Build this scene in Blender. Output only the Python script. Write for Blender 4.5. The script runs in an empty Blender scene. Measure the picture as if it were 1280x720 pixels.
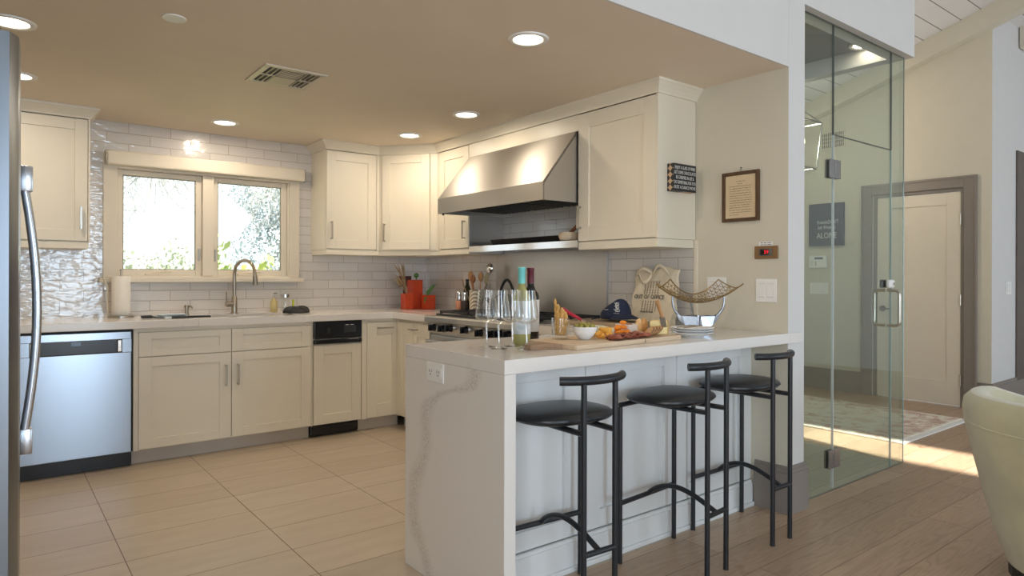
import bpy, bmesh, math, random
from mathutils import Vector, Matrix
random.seed(7)
PI = math.pi
SC = bpy.context.scene
COL = SC.collection

# ------------------------------------------------------------------ camera
F_PX, YAW, ROLL, HOR, CAM_H = 834.33, math.radians(37.982), math.radians(.154), 345.71, 1.2
cd = bpy.data.cameras.new('camera')
cam = bpy.data.objects.new('camera', cd); COL.objects.link(cam)
cd.sensor_fit = 'HORIZONTAL'; cd.sensor_width = 36.0
cd.lens = 36.0 * F_PX / 1280.0
cd.shift_y = -(360.0 - HOR) / 1280.0
cd.clip_start = .02
_f = Vector((math.sin(YAW), math.cos(YAW), 0)); _r = Vector((math.cos(YAW), -math.sin(YAW), 0)); _u = Vector((0, 0, 1))
r2 = _r * math.cos(ROLL) + _u * math.sin(ROLL); u2 = -_r * math.sin(ROLL) + _u * math.cos(ROLL)
m = Matrix((r2, u2, -_f)).transposed().to_4x4(); m.translation = Vector((0, 0, CAM_H))
cam.matrix_world = m
SC.camera = cam

# ------------------------------------------------------------------ view + world + lights
SC.view_settings.view_transform = 'Standard'
SC.view_settings.look = 'None'
SC.view_settings.gamma = 1
SC.view_settings.exposure = 0.0
SC.view_settings.use_curve_mapping = False
SC.cycles.use_denoising = True
SC.cycles.max_bounces = 10
SC.cycles.diffuse_bounces = 5
SC.cycles.glossy_bounces = 4
SC.cycles.transparent_max_bounces = 24
SC.cycles.caustics_reflective = False
SC.cycles.caustics_refractive = False
SC.cycles.sample_clamp_indirect = 6

W = bpy.data.worlds.new('world'); SC.world = W; W.use_nodes = True
bg = W.node_tree.nodes['Background']
bg.inputs['Color'].default_value = (.94, .975, 1.0, 1)
bg.inputs['Strength'].default_value = 1.5

def lamp(name, kind, loc, power, color, size=None, size_y=None, direction=None, **kw):
    d = bpy.data.lights.new(name, kind); d.energy = power; d.color = color
    if kind == 'AREA':
        d.shape = 'RECTANGLE' if size_y else 'DISK'
        d.size = size
        if size_y: d.size_y = size_y
    for k, v in kw.items(): setattr(d, k, v)
    o = bpy.data.objects.new(name, d); COL.objects.link(o); o.location = loc
    if direction: o.rotation_euler = Vector(direction).to_track_quat('-Z', 'Y').to_euler()
    return o
# daylight through the two big living-room windows behind the camera, and the sun through an added roof slot
COOL = (.62, .81, 1.0)
lamp('daylight_fill', 'AREA', (1.15, -4.08, 1.35), 78, COOL, 1.1, 2.1, (0, 1, 0))
lamp('daylight_fill', 'AREA', (7.0, -4.08, 1.35), 105, COOL, 3.4, 2.1, (0, 1, 0))
lamp('daylight_fill', 'AREA', (-1.34, -1.9, 1.35), 92, (.86, .93, 1.0), 2.6, 2.1, (1, 0, 0))  # extra lamp in an invented left-wall opening, added to brighten the entry
lamp('sun', 'SUN', (4, -3, 8), 14.0, (1, .94, .84), direction=(.095, .49, -.866), angle=math.radians(1.6))

# ------------------------------------------------------------------ helpers: objects
def wloc(p):
    v = Vector((0, 0, 0))
    while p is not None:
        v += Vector(p.location); p = p.parent
    return v

def tag(o, label=None, cat=None, group=None, kind=None):
    if label: o['label'] = label
    if cat: o['category'] = cat
    if group: o['group'] = group
    if kind: o['kind'] = kind
    return o

def thing(name, label, cat, loc=(0, 0, 0), group=None, kind=None):
    o = bpy.data.objects.new(name, None); COL.objects.link(o); o.location = loc
    o.empty_display_size = .05
    return tag(o, label, cat, group, kind)

class B:
    """collects shapes in world coordinates and links them as one mesh object"""
    def __init__(s): s.bm = bmesh.new()
    def box(s, x0, x1, y0, y1, z0, z1, bev=0, seg=2, rz=0, piv=None):
        t = bmesh.new()
        bmesh.ops.create_cube(t, size=1)
        bmesh.ops.scale(t, vec=(abs(x1 - x0), abs(y1 - y0), abs(z1 - z0)), verts=t.verts)
        bmesh.ops.translate(t, vec=((x0 + x1) / 2, (y0 + y1) / 2, (z0 + z1) / 2), verts=t.verts)
        if bev > 0:
            bmesh.ops.bevel(t, geom=t.edges[:], offset=bev, segments=seg, affect='EDGES', profile=.5)
        s.merge(t, rz, piv); return s
    def merge(s, t, rz=0, piv=None, mat=None):
        if rz:
            bmesh.ops.rotate(t, cent=piv or (0, 0, 0), matrix=Matrix.Rotation(rz, 3, 'Z'), verts=t.verts)
        if mat is not None: bmesh.ops.transform(t, matrix=mat, verts=t.verts)
        me = bpy.data.meshes.new('tmp'); t.to_mesh(me); t.free()
        s.bm.from_mesh(me); bpy.data.meshes.remove(me)
    def tube(s, pts, r, seg=10, closed=False, caps=True):
        pts = [Vector(p) for p in pts]; n = len(pts); rings = []
        rad = r if isinstance(r, (list, tuple)) else [r] * n
        prev = None
        for i, p in enumerate(pts):
            if closed: t = (pts[(i + 1) % n] - pts[i - 1])
            else: t = pts[min(i + 1, n - 1)] - pts[max(i - 1, 0)]
            t.normalize()
            if prev is None:
                a = Vector((0, 0, 1)) if abs(t.z) < .9 else Vector((1, 0, 0))
                nrm = t.cross(a).normalized()
            else:
                nrm = (prev - t * prev.dot(t)).normalized()
            prev = nrm; bi = t.cross(nrm)
            rings.append([s.bm.verts.new(p + (nrm * math.cos(2 * PI * k / seg) + bi * math.sin(2 * PI * k / seg)) * rad[i]) for k in range(seg)])
        m = n if closed else n - 1
        for i in range(m):
            a, b = rings[i], rings[(i + 1) % n]
            for k in range(seg):
                s.bm.faces.new((a[k], a[(k + 1) % seg], b[(k + 1) % seg], b[k]))
        if caps and not closed:
            s.bm.faces.new(rings[0][::-1]); s.bm.faces.new(rings[-1])
        return s
    def lathe(s, prof, c=(0, 0), seg=24, sx=1, sy=1, cap=True, n=2.0):
        """profile [(r, z)...] about the vertical axis at c; n: superellipse exponent"""
        rings = []
        for r, z in prof:
            ring = []
            for k in range(seg):
                a = 2 * PI * k / seg; ca, sa = math.cos(a), math.sin(a)
                q = 1.0 if n == 2 else (abs(ca) ** n + abs(sa) ** n) ** (-1 / n)
                ring.append(s.bm.verts.new((c[0] + r * ca * q * sx, c[1] + r * sa * q * sy, z)))
            rings.append(ring)
        for i in range(len(rings) - 1):
            a, b = rings[i], rings[i + 1]
            for k in range(seg):
                s.bm.faces.new((a[k], a[(k + 1) % seg], b[(k + 1) % seg], b[k]))
        if cap:
            s.bm.faces.new(rings[0][::-1]); s.bm.faces.new(rings[-1])
        return s
    def prism(s, poly, axis, a, b):
        """extrude a 2-D polygon; axis 'x': poly=(y,z); 'y': (x,z); 'z': (x,y)"""
        def P(p, t):
            return {'x': (t, p[0], p[1]), 'y': (p[0], t, p[1]), 'z': (p[0], p[1], t)}[axis]
        va = [s.bm.verts.new(P(p, a)) for p in poly]; vb = [s.bm.verts.new(P(p, b)) for p in poly]
        n = len(poly)
        s.bm.faces.new(va); s.bm.faces.new(vb[::-1])
        for i in range(n): s.bm.faces.new((va[i], vb[i], vb[(i + 1) % n], va[(i + 1) % n]))
        return s
    def ball(s, c, r, seg=12, sz=1.0, sx=1.0, sy=1.0):
        t = bmesh.new(); bmesh.ops.create_uvsphere(t, u_segments=seg, v_segments=max(6, seg * 2 // 3), radius=r)
        bmesh.ops.scale(t, vec=(sx, sy, sz), verts=t.verts); bmesh.ops.translate(t, vec=c, verts=t.verts)
        s.merge(t); return s
    def grid(s, fn, nu, nv, close_u=False):
        v = [[s.bm.verts.new(fn(i / (nu if close_u else nu - 1), j / (nv - 1))) for j in range(nv)] for i in range(nu)]
        for i in range(nu if close_u else nu - 1):
            for j in range(nv - 1):
                s.bm.faces.new((v[i][j], v[(i + 1) % nu][j], v[(i + 1) % nu][j + 1], v[i][j + 1]))
        return s
    def quad(s, *p):
        s.bm.faces.new([s.bm.verts.new(q) for q in p]); return s
    def build(s, name, mat, parent=None, smooth=False, loc=None, label=None, solid=0):
        bmesh.ops.recalc_face_normals(s.bm, faces=s.bm.faces)
        me = bpy.data.meshes.new(name)
        org = Vector(loc) if loc is not None else Vector((0, 0, 0))
        off = wloc(parent) + org if parent is not None else org
        if off.length: bmesh.ops.translate(s.bm, vec=-off, verts=s.bm.verts)
        s.bm.to_mesh(me); s.bm.free()
        me.materials.append(mat)
        if smooth:
            for p in me.polygons: p.use_smooth = True
            try: me.set_sharp_from_angle(angle=math.radians(38))
            except Exception: pass
        o = bpy.data.objects.new(name, me); COL.objects.link(o)
        o.location = org
        if parent is not None: o.parent = parent
        if solid:
            md = o.modifiers.new('thickness', 'SOLIDIFY'); md.thickness = solid; md.offset = 0
        if label: o['label'] = label
        return o

def struct(name, b, mat, label=None, smooth=False):
    o = b.build(name, mat, smooth=smooth); o['kind'] = 'structure'
    if label: o['label'] = label
    return o

def copy_tree(o, parent=None):
    c = o.copy(); COL.objects.link(c)
    if parent is not None: c.parent = parent
    for ch in list(o.children): copy_tree(ch, c)
    return c
def dup(o, loc, rz=None, label=None, group=None):
    c = copy_tree(o); c.location = loc
    if rz is not None: c.rotation_euler = (0, 0, rz)
    if label: c['label'] = label
    if group: c['group'] = group
    return c

def text(name, body, loc, size, mat, rot, parent=None, ext=.0006, align='CENTER', space=1.0, sx=1.0):
    cu = bpy.data.curves.new(name, 'FONT'); cu.body = body; cu.size = size; cu.extrude = ext
    cu.align_x = align; cu.align_y = 'CENTER'; cu.space_character = space
    cu.resolution_u = 2
    tmp = bpy.data.objects.new('tmp_text', cu)
    me = bpy.data.meshes.new_from_object(tmp); bpy.data.objects.remove(tmp); bpy.data.curves.remove(cu)
    me.name = name; me.materials.clear(); me.materials.append(mat)
    o = bpy.data.objects.new(name, me); COL.objects.link(o)
    o.location = Vector(loc) - (wloc(parent) if parent is not None else Vector((0, 0, 0)))
    o.rotation_euler = rot; o.scale = (sx, 1, 1)
    if parent is not None: o.parent = parent
    return o

# ------------------------------------------------------------------ helpers: materials
def srgb(r, g, b):
    def f(c):
        c /= 255.0
        return c / 12.92 if c <= .04045 else ((c + .055) / 1.055) ** 2.4
    return (f(r), f(g), f(b), 1)

def mat(name):
    m = bpy.data.materials.new(name); m.use_nodes = True
    return m, m.node_tree.nodes, m.node_tree.links, m.node_tree.nodes['Principled BSDF']

def noise(N, L, vec, scale, detail=3, rough=.5, dist=0):
    n = N.new('ShaderNodeTexNoise'); n.inputs['Scale'].default_value = scale
    n.inputs['Detail'].default_value = detail; n.inputs['Roughness'].default_value = rough
    n.inputs['Distortion'].default_value = dist
    if vec is not None: L.new(vec, n.inputs['Vector'])
    return n

def ramp(N, L, fac, stops):
    r = N.new('ShaderNodeValToRGB'); e = r.color_ramp.elements
    while len(e) < len(stops): e.new(.5)
    for i, (p, c) in enumerate(stops): e[i].position = p; e[i].color = c
    L.new(fac, r.inputs['Fac']); return r

def coords(N, L, scale=(1, 1, 1), loc=(0, 0, 0), kind='Object', rot=(0, 0, 0)):
    t = N.new('ShaderNodeTexCoord' if kind != 'Position' else 'ShaderNodeNewGeometry'); mp = N.new('ShaderNodeMapping')
    mp.inputs['Scale'].default_value = scale; mp.inputs['Location'].default_value = loc; mp.inputs['Rotation'].default_value = rot
    L.new(t.outputs[kind], mp.inputs['Vector']); return mp.outputs['Vector']

def bump(N, L, h, bsdf, strength=.2, dist=.01):
    b = N.new('ShaderNodeBump'); b.inputs['Strength'].default_value = strength; b.inputs['Distance'].default_value = dist
    L.new(h, b.inputs['Height']); L.new(b.outputs['Normal'], bsdf.inputs['Normal']); return b

def mixc(N, L, fac, a, b):
    mx = N.new('ShaderNodeMix'); mx.data_type = 'RGBA'
    if isinstance(fac, float): mx.inputs[0].default_value = fac
    else: L.new(fac, mx.inputs[0])
    for i, v in ((6, a), (7, b)):
        if isinstance(v, tuple): mx.inputs[i].default_value = v
        else: L.new(v, mx.inputs[i])
    return mx.outputs[2]

def plain(name, col, rough=.5, metal=0, var=.04, nscale=8, bmp=0, bscale=60, spec=.5, emis=None, estr=0, coat=0, sheen=0):
    """base colour with a faint procedural mottling and an optional fine bump"""
    m, N, L, P = mat(name)
    v = coords(N, L)
    n = noise(N, L, v, nscale)
    dk = tuple(c * (1 - var) for c in col[:3]) + (1,); lt = tuple(min(1, c * (1 + var)) for c in col[:3]) + (1,)
    r = ramp(N, L, n.outputs['Fac'], [(.3, dk), (.7, lt)])
    L.new(r.outputs['Color'], P.inputs['Base Color'])
    P.inputs['Roughness'].default_value = rough; P.inputs['Metallic'].default_value = metal
    P.inputs['Specular IOR Level'].default_value = spec
    if coat: P.inputs['Coat Weight'].default_value = coat
    if sheen: P.inputs['Sheen Weight'].default_value = sheen
    if bmp:
        n2 = noise(N, L, v, bscale, 2); bump(N, L, n2.outputs['Fac'], P, bmp, .004)
    if emis:
        P.inputs['Emission Color'].default_value = emis; P.inputs['Emission Strength'].default_value = estr
    return m

def brushed(name, col, rough=.3, axis='z', aniso=.6, streak=160):
    m, N, L, P = mat(name)
    sc = {'x': (1.5, streak, streak), 'y': (streak, 1.5, streak), 'z': (streak, streak, 1.5)}[axis]
    v = coords(N, L, sc)
    n = noise(N, L, v, 1.0, 4)
    r = ramp(N, L, n.outputs['Fac'], [(.3, tuple(c * .96 for c in col[:3]) + (1,)), (.7, col)])
    L.new(r.outputs['Color'], P.inputs['Base Color'])
    P.inputs['Metallic'].default_value = 1
    rr = N.new('ShaderNodeMapRange'); rr.inputs[3].default_value = rough * .9; rr.inputs[4].default_value = rough * 1.12
    L.new(n.outputs['Fac'], rr.inputs[0]); L.new(rr.outputs[0], P.inputs['Roughness'])
    bump(N, L, n.outputs['Fac'], P, .008, .002)
    return m

def aniso(m_, axis, rot, amount=.8):
    N, L = m_.node_tree.nodes, m_.node_tree.links; P = N['Principled BSDF']
    t = N.new('ShaderNodeTangent'); t.direction_type = 'RADIAL'; t.axis = axis; L.new(t.outputs[0], P.inputs['Tangent'])
    P.inputs['Anisotropic'].default_value = amount; P.inputs['Anisotropic Rotation'].default_value = rot
    return m_

def tile_mat(name, plane):
    m, N, L, P = mat(name)
    t = N.new('ShaderNodeTexCoord'); sp = N.new('ShaderNodeSeparateXYZ'); cb = N.new('ShaderNodeCombineXYZ')
    L.new(t.outputs['Object'], sp.inputs[0])
    ad = N.new('ShaderNodeMath'); ad.operation = 'ADD'; ad.inputs[1].default_value = .039 if plane == 'xz' else .05
    L.new(sp.outputs['X' if plane == 'xz' else 'Y'], ad.inputs[0]); L.new(ad.outputs[0], cb.inputs[0])
    az = N.new('ShaderNodeMath'); az.operation = 'ADD'; az.inputs[1].default_value = -.0645 + .0735 * 2
    L.new(sp.outputs['Z'], az.inputs[0]); L.new(az.outputs[0], cb.inputs[1])
    br = N.new('ShaderNodeTexBrick'); L.new(cb.outputs[0], br.inputs['Vector'])
    br.offset = .5; br.offset_frequency = 2
    br.inputs['Color1'].default_value = srgb(217, 212, 207); br.inputs['Color2'].default_value = srgb(209, 204, 198)
    br.inputs['Mortar'].default_value = srgb(165, 150, 136)
    br.inputs['Scale'].default_value = 1; br.inputs['Mortar Size'].default_value = .0017; br.inputs['Mortar Smooth'].default_value = .2
    br.inputs['Brick Width'].default_value = .267; br.inputs['Row Height'].default_value = .0735; br.inputs['Bias'].default_value = 0
    L.new(br.outputs['Color'], P.inputs['Base Color'])
    rg = N.new('ShaderNodeMapRange'); P.inputs['Coat Weight'].default_value = 1; P.inputs['Coat Roughness'].default_value = .04; P.inputs['Coat IOR'].default_value = 1.6; rg.inputs[3].default_value = .3; rg.inputs[4].default_value = .6
    L.new(br.outputs['Fac'], rg.inputs[0]); L.new(rg.outputs[0], P.inputs['Roughness'])
    mp = N.new('ShaderNodeMapping'); mp.inputs['Scale'].default_value = (14, 36, 1); L.new(cb.outputs[0], mp.inputs['Vector'])
    n = noise(N, L, mp.outputs['Vector'], 1.0, 2, .5, .4)
    b1 = N.new('ShaderNodeBump'); b1.inputs['Strength'].default_value = .5 if plane == 'xz' else .25; b1.inputs['Distance'].default_value = .008
    L.new(n.outputs['Fac'], b1.inputs['Height'])
    b2 = N.new('ShaderNodeBump'); b2.invert = True; b2.inputs['Strength'].default_value = .7; b2.inputs['Distance'].default_value = .002
    L.new(br.outputs['Fac'], b2.inputs['Height']); L.new(b1.outputs[0], P.inputs['Coat Normal']); L.new(b2.outputs[0], P.inputs['Normal'])
    return m

def floor_tile_mat():
    m, N, L, P = mat('porcelain_floor_tile')
    v = coords(N, L, loc=(-.478 + 6, -3.2 + 9, 0))
    br = N.new('ShaderNodeTexBrick'); L.new(v, br.inputs['Vector']); br.offset = 0; br.offset_frequency = 2
    br.inputs['Color1'].default_value = srgb(196, 182, 163); br.inputs['Color2'].default_value = srgb(188, 173, 153)
    br.inputs['Mortar'].default_value = srgb(112, 88, 62)
    br.inputs['Scale'].default_value = 1; br.inputs['Mortar Size'].default_value = .0022
    br.inputs['Brick Width'].default_value = .597; br.inputs['Row Height'].default_value = .3
    n = noise(N, L, coords(N, L, (1.2, 5, 1)), 3, 4)
    r = ramp(N, L, n.outputs['Fac'], [(.3, (.9, .88, .85, 1)), (.7, (1, 1, 1, 1))])
    mx = N.new('ShaderNodeMix'); mx.data_type = 'RGBA'; mx.blend_type = 'MULTIPLY'; mx.inputs[0].default_value = 1
    L.new(br.outputs['Color'], mx.inputs[6]); L.new(r.outputs['Color'], mx.inputs[7])
    L.new(mx.outputs[2], P.inputs['Base Color']); P.inputs['Roughness'].default_value = .38
    b2 = bump(N, L, br.outputs['Fac'], P, .5, .002); b2.invert = True
    return m

def wood_floor_mat():
    m, N, L, P = mat('oak_plank_floor')
    v = coords(N, L, loc=(7, 11, 0))
    br = N.new('ShaderNodeTexBrick'); L.new(v, br.inputs['Vector']); br.offset = .37; br.offset_frequency = 2
    br.inputs['Color1'].default_value = srgb(190, 164, 138); br.inputs['Color2'].default_value = srgb(172, 146, 121)
    br.inputs['Mortar'].default_value = srgb(104, 82, 64)
    br.inputs['Scale'].default_value = 1; br.inputs['Mortar Size'].default_value = .0014
    br.inputs['Brick Width'].default_value = 1.9; br.inputs['Row Height'].default_value = .19
    # cathedral grain: distorted bands stretched along the plank
    gv = coords(N, L, (.55, 5.5, 1))
    n1 = noise(N, L, gv, 2.2, 2, .5, .6)
    wv = N.new('ShaderNodeMath'); wv.operation = 'MULTIPLY'; wv.inputs[1].default_value = 70
    L.new(n1.outputs['Fac'], wv.inputs[0])
    sn = N.new('ShaderNodeMath'); sn.operation = 'SINE'; L.new(wv.outputs[0], sn.inputs[0])
    r1 = ramp(N, L, sn.outputs[0], [(.0, (1, 1, 1, 1)), (1, (.88, .86, .84, 1))])
    fv = coords(N, L, (3, 120, 1)); n2 = noise(N, L, fv, 1, 3)
    r2_ = ramp(N, L, n2.outputs['Fac'], [(.3, (.9, .88, .86, 1)), (.7, (1, 1, 1, 1))])
    kn = noise(N, L, coords(N, L, (1.3, 3.2, 1)), 2.3, 2, .5, .3)
    r3 = ramp(N, L, kn.outputs['Fac'], [(.24, (.55, .5, .45, 1)), (.29, (1, 1, 1, 1))])
    col = br.outputs['Color']
    for r in (r1, r2_, r3):
        mx = N.new('ShaderNodeMix'); mx.data_type = 'RGBA'; mx.blend_type = 'MULTIPLY'; mx.inputs[0].default_value = 1
        L.new(col, mx.inputs[6]); L.new(r.outputs['Color'], mx.inputs[7]); col = mx.outputs[2]
    L.new(col, P.inputs['Base Color']); P.inputs['Roughness'].default_value = .42
    b2 = bump(N, L, br.outputs['Fac'], P, .4, .002); b2.invert = True
    return m

def quartz_mat():
    m, N, L, P = mat('white_veined_quartz')
    v = coords(N, L)
    w = noise(N, L, v, 1.3, 5, .6, 1.2)
    # thin vein where the noise crosses one level
    s = N.new('ShaderNodeMath'); s.operation = 'SUBTRACT'; s.inputs[1].default_value = .5; L.new(w.outputs['Fac'], s.inputs[0])
    a = N.new('ShaderNodeMath'); a.operation = 'ABSOLUTE'; L.new(s.outputs[0], a.inputs[0])
    fine = noise(N, L, v, 38, 4, .7)
    mu = N.new('ShaderNodeMath'); mu.operation = 'MULTIPLY_ADD'; mu.inputs[1].default_value = .055; L.new(fine.outputs['Fac'], mu.inputs[0]); L.new(a.outputs[0], mu.inputs[2])
    r = ramp(N, L, mu.outputs[0], [(.016, srgb(218, 212, 205)), (.034, srgb(227, 222, 216))])
    L.new(r.outputs['Color'], P.inputs['Base Color']); P.inputs['Roughness'].default_value = .13
    return m

def glass_mat(name, tint, ior_r0=.045, rough=0.0, edge=1.0, power=4.5):
    """thin clear glass: see-through with a mirror reflection that grows towards grazing angles"""
    m = bpy.data.materials.new(name); m.use_nodes = True; N, L = m.node_tree.nodes, m.node_tree.links
    N.clear()
    out = N.new('ShaderNodeOutputMaterial'); mix = N.new('ShaderNodeMixShader')
    tr = N.new('ShaderNodeBsdfTransparent'); tr.inputs[0].default_value = tint
    gl = N.new('ShaderNodeBsdfGlossy'); gl.inputs['Roughness'].default_value = rough; gl.inputs[0].default_value = (1, 1, 1, 1)
    lw = N.new('ShaderNodeLayerWeight'); lw.inputs['Blend'].default_value = .5
    p = N.new('ShaderNodeMath'); p.operation = 'POWER'; p.inputs[1].default_value = power; L.new(lw.outputs['Facing'], p.inputs[0])
    ma = N.new('ShaderNodeMath'); ma.operation = 'MULTIPLY_ADD'; ma.inputs[1].default_value = edge * (1 - ior_r0); ma.inputs[2].default_value = ior_r0
    L.new(p.outputs[0], ma.inputs[0]); L.new(ma.outputs[0], mix.inputs[0]); L.new(tr.outputs[0], mix.inputs[1]); L.new(gl.outputs[0], mix.inputs[2])
    L.new(mix.outputs[0], out.inputs[0])
    return m

def emit_mat(name, col, s):
    m = bpy.data.materials.new(name); m.use_nodes = True; N, L = m.node_tree.nodes, m.node_tree.links
    N.clear(); o = N.new('ShaderNodeOutputMaterial'); e = N.new('ShaderNodeEmission')
    e.inputs[0].default_value = col; e.inputs[1].default_value = s; L.new(e.outputs[0], o.inputs[0]); return m

def wood_mat(name, c1, c2, axis='x', rough=.5, scale=1.0):
    m, N, L, P = mat(name)
    s = {'x': (3, 40, 40), 'y': (40, 3, 40), 'z': (40, 40, 3)}[axis]
    n = noise(N, L, coords(N, L, tuple(q * scale for q in s)), 1, 4, .6, .5)
    r = ramp(N, L, n.outputs['Fac'], [(.3, c1), (.7, c2)])
    L.new(r.outputs['Color'], P.inputs['Base Color']); P.inputs['Roughness'].default_value = rough
    return m

M = {}
M['paint_wall'] = plain('wall_paint', srgb(208, 201, 183), .6, var=.015, bmp=.06, bscale=220)
M['paint_white'] = plain('white_wall_paint', srgb(211, 209, 206), .6, var=.012, bmp=.05, bscale=220)
M['paint_ceiling'] = plain('ceiling_paint', srgb(230, 217, 200), .7, var=.03, nscale=2)
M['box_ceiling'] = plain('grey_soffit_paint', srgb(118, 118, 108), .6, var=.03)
M['cab'] = plain('cabinet_paint', srgb(228, 220, 202), .38, var=.012, nscale=5)
M['cab_white'] = plain('island_panel_paint', srgb(226, 228, 228), .38, var=.012, nscale=5)
M['trim_white'] = plain('white_trim_paint', srgb(226, 216, 198), .4, var=.012)
M['kick'] = plain('toe_kick_paint', srgb(196, 187, 176), .5, var=.02)
M['grey_trim'] = plain('grey_trim_paint', srgb(134, 125, 117), .45, var=.02)
M['tile_xz'] = tile_mat('glazed_wall_tile', 'xz')
M['tile_yz'] = tile_mat('glazed_wall_tile_side', 'yz')
M['floor_tile'] = floor_tile_mat()
M['wood_floor'] = wood_floor_mat()
M['quartz'] = quartz_mat()
M['steel'] = brushed('brushed_stainless', (.62, .62, .62, 1), .28, 'x')
M['steel_y'] = brushed('brushed_stainless_long', (.60, .59, .57, 1), .30, 'y')
M['steel_v'] = brushed('brushed_stainless_upright', (.60, .61, .63, 1), .26, 'z')
M['fridge'] = brushed('fridge_stainless', (.26, .29, .33, 1), .30, 'z')
M['steel_soft'] = brushed('satin_stainless_sheet', (.55, .53, .50, 1), .38, 'z')
M['nickel'] = plain('brushed_nickel', (.50, .46, .40, 1), .32, 1, .04)
M['faucet'] = plain('brushed_bronze_nickel', (.42, .37, .30, 1), .28, 1, .04)
M['dark_metal'] = plain('hinge_metal', (.30, .29, .28, 1), .35, 1, .05)
M['chrome'] = plain('polished_metal', (.72, .72, .72, 1), .12, 1, .03)
M['black_gloss'] = plain('black_gloss_plastic', (.010, .011, .014, 1), .18, 0, .1)
M['black_matte'] = plain('black_matte', (.014, .014, .015, 1), .55, 0, .15)
M['cast_iron'] = plain('cast_iron', (.02, .02, .021, 1), .6, 0, .3, 40, .2, 120)
M['stool_metal'] = plain('black_powder_coat', (.020, .022, .026, 1), .38, .2, .1, 30)
M['leather'] = plain('black_leather', (.016, .018, .021, 1), .34, 0, .12, 20, .12, 240)
M['glass'] = glass_mat('clear_window_glass', (.97, .985, .98, 1))
M['door_glass'] = glass_mat('greenish_door_glass', (.90, .94, .925, 1), .032)
M['glass_edge'] = plain('glass_edge_green', (.36, .50, .49, 1), .15, 0, .05)
M['edge_dark'] = plain('dark_glass_joint', (.05, .07, .07, 1), .3, 0, .05)
M['edge_white'] = plain('clear_seal_strip', (.80, .82, .84, 1), .3, 0, .03)
M['crystal'] = glass_mat('drinking_glass', (.98, .985, .985, 1), .045, .02, 1.0, 3.0)
M['crystal_stem'] = glass_mat('drinking_glass_stem', (.97, .98, .98, 1), .22, .05, 1.0, 2.0)
M['white_plastic'] = plain('white_plastic', srgb(236, 234, 230), .35, var=.01)
M['porcelain'] = plain('white_porcelain', srgb(236, 236, 236), .12, var=.01)
M['velvet'] = plain('olive_velvet', srgb(188, 181, 146), .75, 0, .14, 5, .25, 300, sheen=.5)
M['paper'] = plain('paper_towel', srgb(240, 236, 228), .9, 0, .02, 60, .15, 150)
M['lamp_glow'] = emit_mat('lamp_glow', (1, .86, .66, 1), 9)

# ------------------------------------------------------------------ constants of the place
YS, XW, ZC, ZK, YW = 5.357, 3.185, .916, 2.269, 1.806
XG, YG, ZG, XE = 4.664, 1.856, 2.626, 7.074
def zroof(y): return 3.61 + .322 * (2.07 - y)

def lobby_floor_mat():  # plank colours paled and greyed for the reflection on the front glass
    m_, N, L, P = mat('reflection_paled_planks')
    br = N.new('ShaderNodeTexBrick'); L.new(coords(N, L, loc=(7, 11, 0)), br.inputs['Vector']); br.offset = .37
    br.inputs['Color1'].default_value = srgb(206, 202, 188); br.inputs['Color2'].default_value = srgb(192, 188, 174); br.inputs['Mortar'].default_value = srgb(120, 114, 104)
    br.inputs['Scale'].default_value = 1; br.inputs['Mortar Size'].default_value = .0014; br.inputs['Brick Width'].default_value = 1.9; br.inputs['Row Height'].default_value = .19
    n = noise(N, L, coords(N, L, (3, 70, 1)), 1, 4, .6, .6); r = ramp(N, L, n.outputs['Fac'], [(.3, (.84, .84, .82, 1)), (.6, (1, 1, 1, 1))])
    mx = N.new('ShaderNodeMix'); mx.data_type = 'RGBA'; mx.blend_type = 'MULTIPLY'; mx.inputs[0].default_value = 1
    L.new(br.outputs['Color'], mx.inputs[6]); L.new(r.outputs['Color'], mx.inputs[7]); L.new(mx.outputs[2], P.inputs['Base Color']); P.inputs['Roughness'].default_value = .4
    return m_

# ================================================================== THE SETTING
struct('floor', B().box(-1.4, 9.2, -4.3, 1.97, -.1, 0).box(3.26, 9.2, 1.97, 4.4, -.1, 0), M['wood_floor'], 'greyish oak plank floor of the living side')
struct('floor_lobby', B().box(3.3585, XG - .006, YG + .006, 4.29, .0002, .003), lobby_floor_mat(), 'floor inside the glass lobby, paled like the reflection on the glass')
struct('floor_kitchen', B().box(-1.4, 3.26, 1.97, 5.5, -.1, 0), M['floor_tile'], 'beige porcelain tile floor of the kitchen')
# kitchen back wall with the window hole (tiled all over)
WX0, WX1, WZ0, WZ1 = .665, 1.915, 1.185, 1.985
wb = B().box(-1.4, WX0, YS, YS + .16, 0, 2.5).box(WX1, 3.4, YS, YS + .16, 0, 2.5)
wb.box(WX0, WX1, YS, YS + .16, 0, WZ0).box(WX0, WX1, YS, YS + .16, WZ1, 2.5)
struct('wall_back', wb, M['tile_xz'], 'kitchen back wall covered in glossy pale subway tile')
# kitchen right wall: painted, with a tiled splashback on its kitchen end
struct('wall_right', B().box(XW, 3.341, YW, YS, 0, 4.2), M['paint_wall'], 'beige painted wall between kitchen and entry')
struct('trim_1', B().box(XW - .008, XW - .0003, 2.372, YS - .001, ZC, 2.26), M['tile_yz'], 'glossy tile splashback behind the range')
struct('trim_2', B().box(XW - .012, XW - .0003, 2.352, 2.3715, ZC + .001, 1.41), M['trim_white'], 'white edge strip ending the tile splashback')
struct('ceiling', B().box(-1.4, XW, YW + .012, YS, ZK, ZK + .1), M['paint_ceiling'], 'low beige kitchen ceiling')
struct('wall_front', B().box(-1.4, XW, YW, YW + .0115, ZK, 4.6).box(-1.4, XW, YW + .0115, YW + .14, ZK + .101, 4.6)
       .box(XW, 4.714, YW, YW + .13, ZG, 4.6).box(XW + .0005, 3.3415, YW - .0008, YW - .0001, 0, 4.6), M['paint_white'], 'white header wall above the bar and the glass door')
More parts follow.
